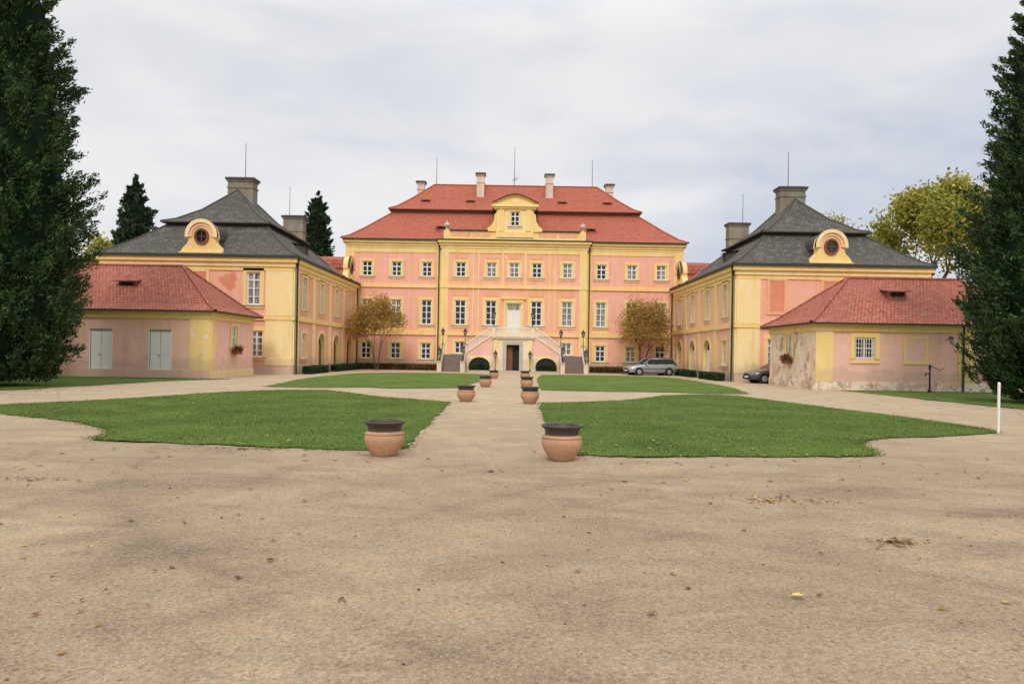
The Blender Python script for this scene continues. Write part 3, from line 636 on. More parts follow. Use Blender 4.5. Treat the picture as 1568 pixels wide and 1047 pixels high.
def columnar(name,x,y,H,prof,mat,ncl,per,L,Wd,sig=(0.22,0.42),core=0.78,zb=0.3,lean=0.9):
    root=empty(name); root.location=(x,y,0)
    zz=np.array([p[0] for p in prof])*H; rr=np.array([p[1] for p in prof])
    h=rng.uniform(zb,H,ncl*4); R=np.interp(h,zz,rr); keep=rng.uniform(size=len(h))<(R/R.max()*0.9+0.1); h=h[keep][:ncl]; R=R[keep][:ncl]; n=len(h)
    th=rng.uniform(0,2*np.pi,n); lob=1+0.10*np.sin(3*th+h*0.9)+0.07*np.sin(7*th-h*1.7)
    r=R*lob*rng.uniform(0.68,1.03,n)
    C=np.stack([r*np.cos(th),r*np.sin(th),h],1); out=np.stack([np.cos(th),np.sin(th),np.full(n,lean)],1); out=unit(out)
    K=np.repeat(C,per,0); O=np.repeat(out,per,0); t=rng.uniform(-1,1,(len(K),1)); sc=np.repeat(np.clip(R/R.max(),0.35,1),per)[:,None]
    taper=(1-0.55*(t+1)/2)
    P=K+O*t*sig[1]*sc*1.4+rng.normal(size=(len(K),3))*sig[0]*sc*taper
    P[:,2]=np.maximum(P[:,2],zb*0.6)
    leafcloud('foliage',P,L,Wd,mat,axis=O,spread=0.55,parent=root)
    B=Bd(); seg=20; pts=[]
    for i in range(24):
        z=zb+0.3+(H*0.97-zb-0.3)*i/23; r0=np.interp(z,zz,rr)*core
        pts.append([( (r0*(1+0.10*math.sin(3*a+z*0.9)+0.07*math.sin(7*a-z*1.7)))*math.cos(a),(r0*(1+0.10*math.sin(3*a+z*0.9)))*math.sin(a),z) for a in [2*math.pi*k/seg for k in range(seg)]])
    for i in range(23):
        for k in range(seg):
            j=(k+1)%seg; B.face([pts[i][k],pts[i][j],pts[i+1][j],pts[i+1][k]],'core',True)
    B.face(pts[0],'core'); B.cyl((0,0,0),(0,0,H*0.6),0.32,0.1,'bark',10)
    B.obj('trunk_and_shade_core',root)  # trunk plus added solid core, coloured as inner shade to stop see-through
PR=[(0,0.5),(0.05,0.8),(0.14,1.0),(0.3,0.97),(0.5,0.80),(0.7,0.54),(0.85,0.32),(0.95,0.14),(1,0.02)]
def sp(k): return [(a,b*k) for a,b in PR]
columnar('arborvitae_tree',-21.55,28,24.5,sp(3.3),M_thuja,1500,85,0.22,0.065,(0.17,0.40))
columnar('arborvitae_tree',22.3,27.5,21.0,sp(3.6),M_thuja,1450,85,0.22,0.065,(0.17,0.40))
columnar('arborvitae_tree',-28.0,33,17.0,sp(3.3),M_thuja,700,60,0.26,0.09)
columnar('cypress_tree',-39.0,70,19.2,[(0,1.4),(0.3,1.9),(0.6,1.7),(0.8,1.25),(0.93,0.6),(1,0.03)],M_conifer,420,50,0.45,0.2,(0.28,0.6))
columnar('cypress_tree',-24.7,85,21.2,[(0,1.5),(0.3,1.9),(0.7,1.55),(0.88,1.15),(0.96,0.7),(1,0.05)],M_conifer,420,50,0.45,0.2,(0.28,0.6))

def decid(name,x,y,H,spread,seed,mat,nleaf,lsz,trunk_h=0.25,r0=0.2,levels=4,stems=1,clump=0.5,angle=(22,48)):
    rnd=random.Random(seed); root=empty(name); root.location=(x,y,0); B=Bd(); tips=[]
    def grow(p,d,L,r,lev):
        n=3; 
        for k in range(n):
            d=(d+Vector((rnd.uniform(-.16,.16),rnd.uniform(-.16,.16),rnd.uniform(-.03,.12)))).normalized()
            q=p+d*(L/n); rr=r*(1-0.35/n*1.0)
            B.cyl(p,q,r,rr,'bark',7 if lev<2 else 4,False); p=q; r=rr
            if lev>=2: tips.append((p.copy(),lev))
        if lev>=levels: return
        nc=rnd.choice((3,3,4)) if lev<3 else rnd.choice((2,3))
        ph=rnd.uniform(0,6.28)
        for c in range(nc):
            a=math.radians(rnd.uniform(*angle)); az=ph+c*2*math.pi/nc+rnd.uniform(-.4,.4)
            o=d.orthogonal().normalized(); o2=d.cross(o)
            nd_=(d*math.cos(a)+(o*math.cos(az)+o2*math.sin(az))*math.sin(a)).normalized()
            grow(p,nd_,L*rnd.uniform(0.62,0.82),r*rnd.uniform(0.55,0.72),lev+1)
    for s_ in range(stems):
        d=Vector((rnd.uniform(-.1,.1),rnd.uniform(-.1,.1),1)) if stems==1 else Vector((0.45*math.cos(s_*6.28/stems),0.45*math.sin(s_*6.28/stems),1))
        grow(Vector((0,0,-0.1)),d.normalized(),H*trunk_h,r0/(stems**0.5),0)
    P=np.array([t[0] for t in tips])
    zmax=P[:,2].max(); rmax=np.percentile(np.hypot(P[:,0],P[:,1]),95); fx=spread/rmax; fz=H/zmax
    B.v=[(v[0]*(fx if v[2]>0.5 else 1),v[1]*(fx if v[2]>0.5 else 1),v[2]*fz) for v in B.v]
    P=P*np.array([fx,fx,fz])
    keep=rng.uniform(size=len(P))<0.85; P=P[keep]
    K=P[rng.integers(0,len(P),nleaf)]+rng.normal(size=(nleaf,3))*clump*np.array([1,1,0.7])
    K=K[K[:,2]>H*0.12]
    leafcloud('foliage',K,lsz,lsz*0.7,mat,parent=root)
    B.obj('trunk_and_limbs',root)
decid('autumn_tree',-12.3,61.3,6.8,2.3,4,M_autumn,8500,0.16,0.24,0.13,4,3,0.32)
decid('autumn_tree',11.6,62.2,6.9,2.4,9,M_autumn,10500,0.16,0.24,0.13,4,3,0.34)
decid('lime_tree',46.0,76,22.3,7.6,21,M_yg,26000,0.44,0.2,0.45,5,1,0.75)
decid('lime_tree',54,72,16,6.5,33,M_yg,15000,0.44,0.2,0.4,5,1,0.8)
decid('birch_tree',38.5,80,18.6,4.2,14,M_pale,5500,0.34,0.25,0.25,5,1,0.45)
decid('lime_tree',-45,74,13.5,5.5,27,M_yg,9000,0.42,0.2,0.4,5,1,0.6)
Np=14000; u=rng.uniform(-150,150,Np); hh=6+2.5*np.sin(u*0.13)+1.5*np.sin(u*0.37+1)
leafcloud('distant_trees',np.stack([u,118+rng.normal(size=Np)*4,rng.uniform(0,1,Np)**0.7*hh],1),1.6,1.2,M_conifer)
def hedge(name,x0,x1,y0,y1,h,mat,n,sz=0.07):
    root=empty(name); B=Bd(); Fq=Fr((0,0,0),(1,0,0),(0,1,0)); B.box(Fq,x0+0.06,x1-0.06,y0+0.06,y1-0.06,0,h-0.06,'core'); B.obj('shade_core',root)  # added solid box, no branches; its dark colour stands in for inner shade
    P=np.stack([rng.uniform(x0,x1,n),rng.uniform(y0,y1,n),rng.uniform(0.02,h,n)],1)
    k=rng.integers(0,4,n); 
    P[k==0,2]=h; P[k==1,1]=y0; P[k==2,0]=np.where(rng.uniform(size=(k==2).sum())<0.5,x0,x1); 
    P+=rng.normal(size=P.shape)*0.035; leafcloud('leaves',P,sz,sz*0.7,mat,parent=root)
hedge('box_hedge',-14.6,-14.1,47.3,52.2,0.5,M_hedge,5000,0.09); hedge('box_hedge',-14.6,-14.1,54.6,63,0.5,M_hedge,7000,0.09)
hedge('box_hedge',14.1,14.6,47.3,52.2,0.5,M_hedge,5000,0.09); hedge('box_hedge',14.1,14.6,54.6,60,0.5,M_hedge,6000,0.09)
hedge('flower_bed',-14.3,-7.2,62.9,63.9,0.5,M_flower,7000,0.16); hedge('flower_bed',7.2,14.3,63.4,64.2,0.5,M_flower,7000,0.16)
for sg in (-1,1):
    hedge('niche_shrub',XC+sg*3.0-0.85,XC+sg*3.0+0.85,60.85,61.3,0.66,M_hedge,2500,0.09)
for c,nx in ((wbL,1),(wbR,-1)):
    P=np.array(c)+rng.normal(size=(500,3))*np.array([0.08,0.3,0.1])+np.array([nx*0.02,0,0.05])
    root=empty('window_flower_box'); leafcloud('geraniums',P,0.09,0.08,M_geran,parent=root)
    B=Bd(); B.box(Fr((c[0],c[1],0),(0,1,0),(nx,0,0)),-0.42,0.42,-0.12,0.12,1.36,1.56,'woodred'); B.obj('trough',root)

# ------------------------------------------------------------------ ground
def ground_mat():
    m,nt,b=new_mat('sandy_gravel',0.95,0.1)
    big=noise(nt,0.22,6,0.62); mid=noise(nt,1.3,6,0.7); fine=noise(nt,38,4,0.8)
    col=mix(nt,ramp(nt,big,[(0.38,0),(0.62,1)]),(0.42,0.315,0.20),(0.325,0.24,0.152))
    col=mix(nt,ramp(nt,mid,[(0.42,0),(0.68,0.6)]),col,(0.265,0.195,0.126))
    tc=nd(nt,'ShaderNodeTexCoord').outputs['Object']
    dp=noise(nt,0.55,6,0.7,mapscale=(0.6,1.5,1),loc=(3.1,1.7,0),dist=0.6)
    col=mix(nt,ramp(nt,dp,[(0.48,0),(0.64,0.65)]),col,(0.215,0.16,0.108))
    # wheel tracks: faint worn arcs left by turning vehicles
    wob=noise(nt,0.25,3,0.5); brk=ramp(nt,noise(nt,0.6,5,0.7,loc=(4,4,0),mapscale=(1,1,1)),[(0.42,0.0),(0.62,1)])
    edge=noise(nt,3.5,6,0.8)
    def band(cx,cy,R,w,dark):
        nonlocal col
        d=nd(nt,'ShaderNodeVectorMath',operation='DISTANCE'); nt.links.new(tc,d.inputs[0]); d.inputs[1].default_value=(cx,cy,0)
        a=nd(nt,'ShaderNodeMath',operation='MULTIPLY_ADD'); nt.links.new(wob,a.inputs[0]); a.inputs[1].default_value=1.0; nt.links.new(d.outputs['Value'],a.inputs[2])
        s=nd(nt,'ShaderNodeMath',operation='SUBTRACT'); nt.links.new(a.outputs[0],s.inputs[0]); s.inputs[1].default_value=R+0.5
        q=nd(nt,'ShaderNodeMath',operation='ABSOLUTE'); nt.links.new(s.outputs[0],q.inputs[0])
        e=nd(nt,'ShaderNodeMath',operation='MULTIPLY_ADD'); nt.links.new(edge,e.inputs[0]); e.inputs[1].default_value=w*3.0; nt.links.new(q.outputs[0],e.inputs[2])
        r=nd(nt,'ShaderNodeMapRange',interpolation_type='SMOOTHSTEP'); r.inputs[1].default_value=w*0.8; r.inputs[2].default_value=w*3.2; r.inputs[3].default_value=dark; r.inputs[4].default_value=0; nt.links.new(e.outputs[0],r.inputs[0])
        f=nd(nt,'ShaderNodeMath',operation='MULTIPLY'); nt.links.new(r.outputs[0],f.inputs[0]); nt.links.new(brk,f.inputs[1])
        col=mix(nt,f.outputs[0],col,(0.175,0.13,0.088))
    for args in ((5.6,14.3,12,0.2,0.8),(5.6,14.3,13.5,0.2,0.7),(3.4,4.3,5.2,0.17,0.6),(3.4,4.3,6.6,0.17,0.5),(4,20,12.5,0.18,0.6),(4,20,11.1,0.16,0.5),(-6,-6,16,0.18,0.55),(-6,-6,14.6,0.18,0.55),(9,-10,18,0.2,0.5),(9,-10,19.5,0.2,0.5),(-22,12,17.5,0.2,0.55),(-22,12,19,0.2,0.5)): band(*args)
    col=mix(nt,1.0,col,ramp(nt,fine,[(0.3,0.58),(0.5,1.0),(0.72,1.42)]),'MULTIPLY')
    v=nd(nt,'ShaderNodeTexVoronoi'); v.inputs['Scale'].default_value=90; nt.links.new(tc,v.inputs['Vector'])
    col=mix(nt,ramp(nt,v.outputs['Color'],[(0.76,0),(0.86,0.45)]),col,(0.54,0.46,0.35))
    v2=nd(nt,'ShaderNodeTexVoronoi'); v2.inputs['Scale'].default_value=36; nt.links.new(tc,v2.inputs['Vector'])
    col=mix(nt,ramp(nt,v2.outputs['Color'],[(0.85,0),(0.91,0.5)]),col,(0.13,0.10,0.075))
    sep=nd(nt,'ShaderNodeSeparateXYZ'); nt.links.new(tc,sep.inputs[0])
    mr=nd(nt,'ShaderNodeMapRange'); mr.inputs[1].default_value=84; mr.inputs[2].default_value=90; nt.links.new(sep.outputs[1],mr.inputs[0])
    col=mix(nt,mr.outputs[0],col,(0.06,0.10,0.03))
    mr2=nd(nt,'ShaderNodeMapRange'); mr2.inputs[1].default_value=9; mr2.inputs[2].default_value=24; mr2.inputs[4].default_value=0.6; nt.links.new(sep.outputs[1],mr2.inputs[0])
    pal=mix(nt,1.0,(0.53,0.42,0.28),ramp(nt,mid,[(0.3,1.1),(0.7,0.78)]),'MULTIPLY')
    mr3=nd(nt,'ShaderNodeMapRange'); mr3.inputs[1].default_value=84; mr3.inputs[2].default_value=80; mr3.inputs[3].default_value=0; mr3.inputs[4].default_value=1; nt.links.new(sep.outputs[1],mr3.inputs[0])
    mm=nd(nt,'ShaderNodeMath',operation='MULTIPLY'); nt.links.new(mr2.outputs[0],mm.inputs[0]); nt.links.new(mr3.outputs[0],mm.inputs[1])
    col=mix(nt,mm.outputs[0],col,pal)
    nt.links.new(col,b.inputs['Base Color'])
    h=nd(nt,'ShaderNodeMath',operation='ADD'); nt.links.new(fine,h.inputs[0]); nt.links.new(noise(nt,6,5,0.7),h.inputs[1])
    bump(nt,b,h.outputs[0],0.65,0.025)
    return m
def sheet(name,pts,z,mat):
    me=bpy.data.meshes.new(name); me.from_pydata([(p[0],p[1],z) for p in pts],[],[tuple(range(len(pts)))]); me.materials.append(mat)
    o=bpy.data.objects.new(name,me); COL.objects.link(o); return o
xs=np.concatenate([[-900,-300,-120,-60],np.linspace(-40,40,161),[60,120,300,900]]); ys=np.concatenate([[-200,-40,-10],np.linspace(0,45,151),[60,80,120,300,1200]])
XX,YY=np.meshgrid(xs,ys); 
def gz(x,y):
    m=np.clip((y+2)/4,0,1)*np.clip((34-y)/6,0,1)*np.clip((30-np.abs(x))/8,0,1)
    return m*(0.010*np.sin(x*1.3+y*0.7)*np.sin(y*0.9-x*0.4)+0.006*np.sin(x*3.1+1)*np.sin(y*2.7))-0.012*m
V=np.stack([XX,YY,gz(XX,YY)],-1).reshape(-1,3); nx=len(xs); ny=len(ys)
fc=[(j*nx+i,j*nx+i+1,(j+1)*nx+i+1,(j+1)*nx+i) for j in range(ny-1) for i in range(nx-1)]
me=bpy.data.meshes.new('ground'); me.from_pydata(V.tolist(),[],fc); me.polygons.foreach_set('use_smooth',[True]*len(fc)); me.materials.append(ground_mat())
COL.objects.link(bpy.data.objects.new('ground',me))
def grass_mat():
    m,nt,b=new_mat('lawn_grass',0.85,0.15)
    n=noise(nt,0.5,6,0.65); n2=noise(nt,5,6,0.75); n3=noise(nt,40,3,0.7)
    col=mix(nt,ramp(nt,n,[(0.38,0),(0.62,1)]),(0.070,0.135,0.018),(0.130,0.19,0.034))
    col=mix(nt,ramp(nt,n2,[(0.5,0),(0.75,0.7)]),col,(0.18,0.20,0.055))
    col=mix(nt,1.0,col,ramp(nt,n3,[(0.3,0.5),(0.7,1.4)]),'MULTIPLY')
    nt.links.new(col,b.inputs['Base Color']); bump(nt,b,n3,0.8,0.03); return m
MG=grass_mat()
def smooth_poly(pts,n=14,jit=0.05,sharp=()):
    out=[]; N=len(pts)
    for i in range(N):
        p0,p1,p2,p3=[np.array(pts[(i+k-1)%N],float) for k in range(4)]
        if i in sharp: p0=p1
        if (i+1)%N in sharp: p3=p2
        for k in range(n):
            t=k/n; q=0.5*((2*p1)+(-p0+p2)*t+(2*p0-5*p1+4*p2-p3)*t*t+(-p0+3*p1-3*p2+p3)*t**3)
            out.append(q+rng.normal(size=2)*jit*0.5)
    return np.array(out)
lawns=[
 ([(-2.1,22.9),(-1.98,17),(-1.87,11.9),(-2.47,11.55),(-4.36,11.8),(-7.4,12.3),(-7.75,13.1),(-8.6,14.2),(-10.3,15.5),(-12.45,16.6),(-14.6,17.3),(-15.1,18.0),(-13.6,20.3),(-12.5,22.6),(-11.06,26.5),(-9.6,28.2),(-7.9,28.7),(-6.3,26.9),(-5.2,25.4),(-3.39,24.0)],(0,2,16)),
 ([(0.94,23.3),(0.78,16.2),(0.95,12.2),(1.35,11.35),(3.5,11.5),(6.0,11.8),(6.6,12.5),(6.9,13.5),(7.8,14.5),(9.47,15.1),(11.4,16.1),(11.7,17.2),(11.5,19.7),(10.7,23.9),(9.75,29.6),(8.2,30.0),(6.5,28.9),(5.4,27.2),(4.3,25.6),(2.1,23.8)],(0,10,14)),
 ([(-11.2,30.7),(-8.5,30.6),(-6.9,31.5),(-5.2,31.0),(-2.6,32.3),(-1.9,42),(-1.75,53),(-4,55),(-8,54.5),(-11.2,52),(-12.2,46),(-12.3,40)],(0,4,6)),
 ([(1.3,31.7),(4,31.2),(6.4,31.6),(9,31.0),(10.8,31.2),(12.0,38),(12.4,47),(11.6,54),(6,56),(2.2,54.5),(1.5,44)],(0,4,9)),
 ([(-19.2,24),(-18.3,29),(-17.4,34),(-16.2,37.0),(-15.7,37.9),(-18,37.95),(-40,37.95),(-60,37.9),(-60,14),(-30,16),(-22,20)],(4,5,6,7,8)),
 ([(17.3,36.3),(17.6,33),(17.7,28),(18.2,24),(20,20),(26,16),(60,14),(60,36.6),(30,36.65),(20,36.65)],(0,6,7,8,9)),
]
def inside(P,poly):
    x,y=P[:,0],P[:,1]; c=np.zeros(len(P),bool); n=len(poly); j=n-1
    for i in range(n):
        xi,yi=poly[i];xj,yj=poly[j]
        t=((yi>y)!=(yj>y))&(x<(xj-xi)*(y-yi)/(yj-yi+1e-12)+xi); c^=t; j=i
    return c
M_blade=leaf_mat('grass_blades',[(0.06,0.12,0.016),(0.105,0.175,0.026),(0.15,0.215,0.04),(0.22,0.22,0.065)],0.25,0.6,lo=0.62,hi=1.25)
M_litter=leaf_mat('fallen_leaves',[(0.50,0.36,0.05),(0.32,0.14,0.04),(0.10,0.055,0.03),(0.42,0.25,0.05),(0.05,0.03,0.02),(0.55,0.45,0.10)],0.1,0.9)
litter=[]
for li,(pts,sh) in enumerate(lawns):
    poly=smooth_poly(pts,14,0.07,sh); sheet('lawn',poly,0.014,MG)
    mn,mx=poly.min(0),poly.max(0); mx[1]=min(mx[1],40); mn[0]=max(mn[0],-30); mx[0]=min(mx[0],30)
    n=int((mx[0]-mn[0])*(mx[1]-mn[1])*(900 if li<2 else 220))
    P=rng.uniform(mn,mx,(n,2)); 
    P=P[rng.uniform(size=len(P))<np.clip(16/P[:,1],0.2,1)**1.0]
    ins=inside(P,poly); 
    E=poly[rng.integers(0,len(poly),4500 if li<2 else 800)]+rng.normal(size=(4500 if li<2 else 800,2))*0.08; E=E[E[:,1]<42]
    P=np.concatenate([P[ins],E])
    C=np.column_stack([P,np.full(len(P),0.005)])
    leafcloud('lawn_grass',C,0.036,0.016,M_blade,axis=np.tile([0,0,1.0],(len(C),1)),spread=0.45,tri=True)
    q=rng.uniform(mn,mx,(520 if li<2 else 200,2)); litter.append(np.column_stack([q[inside(q,poly)],np.full(inside(q,poly).sum(),0.045)]))
    e=poly[rng.integers(0,len(poly),110)]+rng.normal(size=(110,2))*0.12; litter.append(np.column_stack([e,np.full(110,0.03)]))
q=np.column_stack([rng.uniform(-9,9,260),rng.uniform(3,12,260)]); litter.append(np.column_stack([q,gz(q[:,0],q[:,1])+0.012]))
for cx,cy,n,sx,sy in ((3.2,8.1,70,0.28,0.12),(3.57,6.3,45,0.14,0.08),(-4.6,11.6,40,0.7,0.1),(-6,8.6,20,0.3,0.1),(-20,24.5,500,2.2,1.5),(20,23.5,350,2,1.5),(-12,60,250,2,1.2),(11,60,250,2,1.2)):
    q=np.column_stack([cx+rng.normal(size=n)*sx,cy+rng.normal(size=n)*sy]); litter.append(np.column_stack([q,gz(q[:,0],q[:,1])+rng.uniform(0.008,0.02,n)]))
Lp=np.concatenate(litter); N=len(Lp)
th=rng.uniform(0,6.28,N); l=rng.uniform(0.014,0.034,N)*np.where(Lp[:,1]>9,1.5,1); w=l*rng.uniform(0.45,0.8,N)
def dirv(t): return np.stack([np.cos(t),np.sin(t),np.zeros_like(t)],1)
a=dirv(th)*l[:,None]; b_=dirv(th+np.pi/2)*w[:,None]; up_=np.array([0,0,1.0])*rng.uniform(0.0,0.016,(N,1))
V=np.stack([Lp-a,Lp-a*0.3-b_+up_,Lp+a*0.5-b_*0.8+up_*0.6,Lp+a*1.1,Lp+a*0.4+b_*0.9+up_,Lp-a*0.4+b_+up_*0.3],1).reshape(-1,3)
rawmesh('fallen_leaves',V,6,N,M_litter)
reg('yleaf',simple('yellow_leaf',(0.62,0.48,0.08),0.6,0.2,0.2,20,bs=0))
B=Bd(); c=Vector((2.02,4.8,0.014)); pr=[(-0.04,0),(-0.025,0.022),(0.01,0.03),(0.035,0.016),(0.05,0),(0.033,-0.02),(0.0,-0.028),(-0.028,-0.02)]
B.face([c+Vector((x,y,0.012*abs(y)*30)) for x,y in pr],'yleaf'); B.cyl(c+Vector((-0.04,0,0)),c+Vector((-0.07,0.01,0)),0.002,0.002,'yleaf',4); B.obj('yellow_leaf')
octv=np.array([[1,0,0],[0,1,0],[-1,0,0],[0,-1,0],[0.1,0.1,0.75]])
fcs=[(0,1,4),(1,2,4),(2,3,4),(3,0,4)]
def stones(name,n,smin,smax,mat):
    px=rng.uniform(-8,8,n); py=3+10*rng.uniform(size=n)**1.3; s=rng.uniform(smin,smax,n); ang=rng.uniform(0,6.28,n)
    C=np.stack([px,py,gz(px,py)],1); ca,sa=np.cos(ang),np.sin(ang); VV=[]
    st_=rng.uniform(0.6,1.3,(n,5,1))
    O=np.stack([np.stack([octv[i,0]*ca-octv[i,1]*sa*0.75,octv[i,0]*sa+octv[i,1]*ca*0.75,np.full(n,octv[i,2])],1) for i in range(5)],1)*st_
    for f in fcs: VV.append(C[:,None,:]+O[:,list(f)]*s[:,None,None])
    rawmesh(name,np.stack(VV,1).reshape(-1,3),3,n*4,mat)
mp_,ntp,bp=new_mat('pebble_stone',0.9,0.15); ntp.links.new(ramp(ntp,noise(ntp,9,3,0.8),[(0.3,(0.16,0.12,0.08)),(0.5,(0.36,0.27,0.18)),(0.7,(0.55,0.46,0.35))]),bp.inputs['Base Color'])
stones('pebbles',18000,0.003,0.009,mp_)
mp2,ntp,bp=new_mat('dark_clod',0.95,0.1); ntp.links.new(ramp(ntp,noise(ntp,5,3,0.8),[(0.3,(0.06,0.045,0.03)),(0.7,(0.15,0.11,0.075))]),bp.inputs['Base Color'])
stones('earth_clods',90,0.010,0.022,mp2)

# ------------------------------------------------------------------ pots
mt,ntt,bt=new_mat('terracotta',0.8,0.2)
ct=mix(ntt,ramp(ntt,noise(ntt,4,6,0.7),[(0.35,0),(0.65,1)]),(0.56,0.31,0.17),(0.44,0.25,0.15)); ct=mix(ntt,ramp(ntt,noise(ntt,9,6,0.8),[(0.52,0),(0.66,0.65)]),ct,(0.60,0.46,0.33)); ct=mix(ntt,ramp(ntt,noise(ntt,3,6,0.8,mapscale=(1,1,1),loc=(3,3,3)),[(0.55,0),(0.72,0.6)]),ct,(0.30,0.19,0.12))
ntt.links.new(ct,bt.inputs['Base Color']); bump(ntt,bt,noise(ntt,40,4,0.6),0.3,0.01); reg('terra',mt)
reg('glaze',simple('dark_glaze',(0.055,0.038,0.032),0.5,0.4,0.45,6)); reg('soil',simple('potting_soil',(0.05,0.035,0.025),0.95,0.1,0.4,20,bs=0.8))
def pot(x,y,k=1.0):
    B=Bd(); P=[(0.0,0.0),(0.19,0.0),(0.2,0.015),(0.235,0.07),(0.285,0.15),(0.318,0.24),(0.322,0.30),(0.305,0.36),(0.275,0.40)]
    B.lathe(P,(0,0,0),40,'terra'); B.lathe([(0.31,0.352),(0.322,0.36),(0.318,0.372),(0.30,0.38)],(0,0,0),40,'terra')
    B.lathe([(0.276,0.395),(0.268,0.425),(0.272,0.46),(0.292,0.50),(0.325,0.525),(0.332,0.54),(0.328,0.555),(0.30,0.558),(0.285,0.54),(0.262,0.47)],(0,0,0),40,'glaze')
    B.lathe([(0.27,0.50),(0.15,0.515),(0.0,0.52)],(0,0,0),40,'soil')
    o=B.obj('terracotta_pot',merge=True); o.location=(x,y,-0.005); o.scale=(k,k,k); o.rotation_euler=(0,0,rng.uniform(0,6))
    if y<12: 
        Q=np.column_stack([rng.normal(size=(60,2))*0.1,rng.uniform(0.5,0.56,60)]); leafcloud('weeds',Q,0.06,0.015,M_blade,parent=o)
for x,y in ((-2.08,11.1),(0.79,10.95),(-1.63,23.6),(0.57,23.3),(-1.39,33.8),(0.65,33.4),(-1.3,45),(0.75,44.6)): pot(x,y)

# ------------------------------------------------------------------ posts
B=Bd(); B.cyl((11.38,16.0,0),(11.38,16.0,1.16),0.03,0.03,'white',10); B.lathe([(0.03,1.16),(0.032,1.17),(0.02,1.19),(0,1.195)],(11.38,16,0),10,'white'); B.obj('white_marker_post')
B=Bd(); x,y=21.7,35.6
B.cyl((x,y,0),(x,y,1.25),0.045,0.04,'iron',10); B.lathe([(0.09,0),(0.09,0.12),(0.05,0.16)],(x,y,0),12,'iron'); B.cyl((x,y,1.2),(x,y,1.45),0.06,0.06,'iron',10)
B.cyl((x,y,1.42),(x+0.55,y,1.15),0.022,0.018,'iron',6); B.cyl((x,y,1.0),(x-0.22,y,0.98),0.03,0.03,'iron',8); B.cyl((x-0.22,y,1.0),(x-0.24,y,0.85),0.028,0.028,'iron',8); B.cyl((x+0.55,y,1.16),(x+0.75,y,1.3),0.018,0.015,'iron',6)
B.obj('hand_water_pump')
B=Bd(); c=FhR.P(7.0,0,0)
B.cyl(c+Vector((0,0,2.75)),c+Vector((0,-0.45,2.95)),0.02,0.02,'iron',6); B.lathe([(0.02,0),(0.14,-0.08),(0.15,-0.12),(0.09,-0.14)],(c.x,c.y-0.45,2.98),8,'iron'); B.lathe([(0.12,-0.13),(0.07,-0.42),(0.0,-0.43)],(c.x,c.y-0.45,2.98),6,'lampglass'); B.obj('wall_lantern')

# ------------------------------------------------------------------ cars
def carpaint(n,c):
    m,nt,b=new_mat(n,0.3,0.5); nt.links.new(mix(nt,noise(nt,2,3,0.5),scl(c,1.05),scl(c,0.93)),b.inputs['Base Color']); b.inputs['Metallic'].default_value=0.45; b.inputs['Coat Weight'].default_value=0.5; return m
reg('paint1',carpaint('silver_blue_paint',(0.38,0.42,0.47))); reg('paint2',carpaint('dark_grey_paint',(0.09,0.10,0.115)))
reg('rubber',simple('tyre_rubber',(0.02,0.02,0.02),0.85,0.2,0.2)); reg('rim',simple('alloy_rim',(0.45,0.46,0.47),0.35,0.5,0.1,metal=0.7,bs=0)); reg('headl',simple('headlamp',(0.6,0.62,0.64),0.15,0.6,0.05,bs=0)); reg('taill',simple('tail_lamp',(0.35,0.02,0.02),0.2,0.5,0.05,bs=0)); reg('plastic',simple('black_plastic',(0.025,0.025,0.027),0.6,0.3,0.1)); reg('carglass',simple('car_glass',(0.02,0.025,0.028),0.05,0.7,0.05,bs=0))
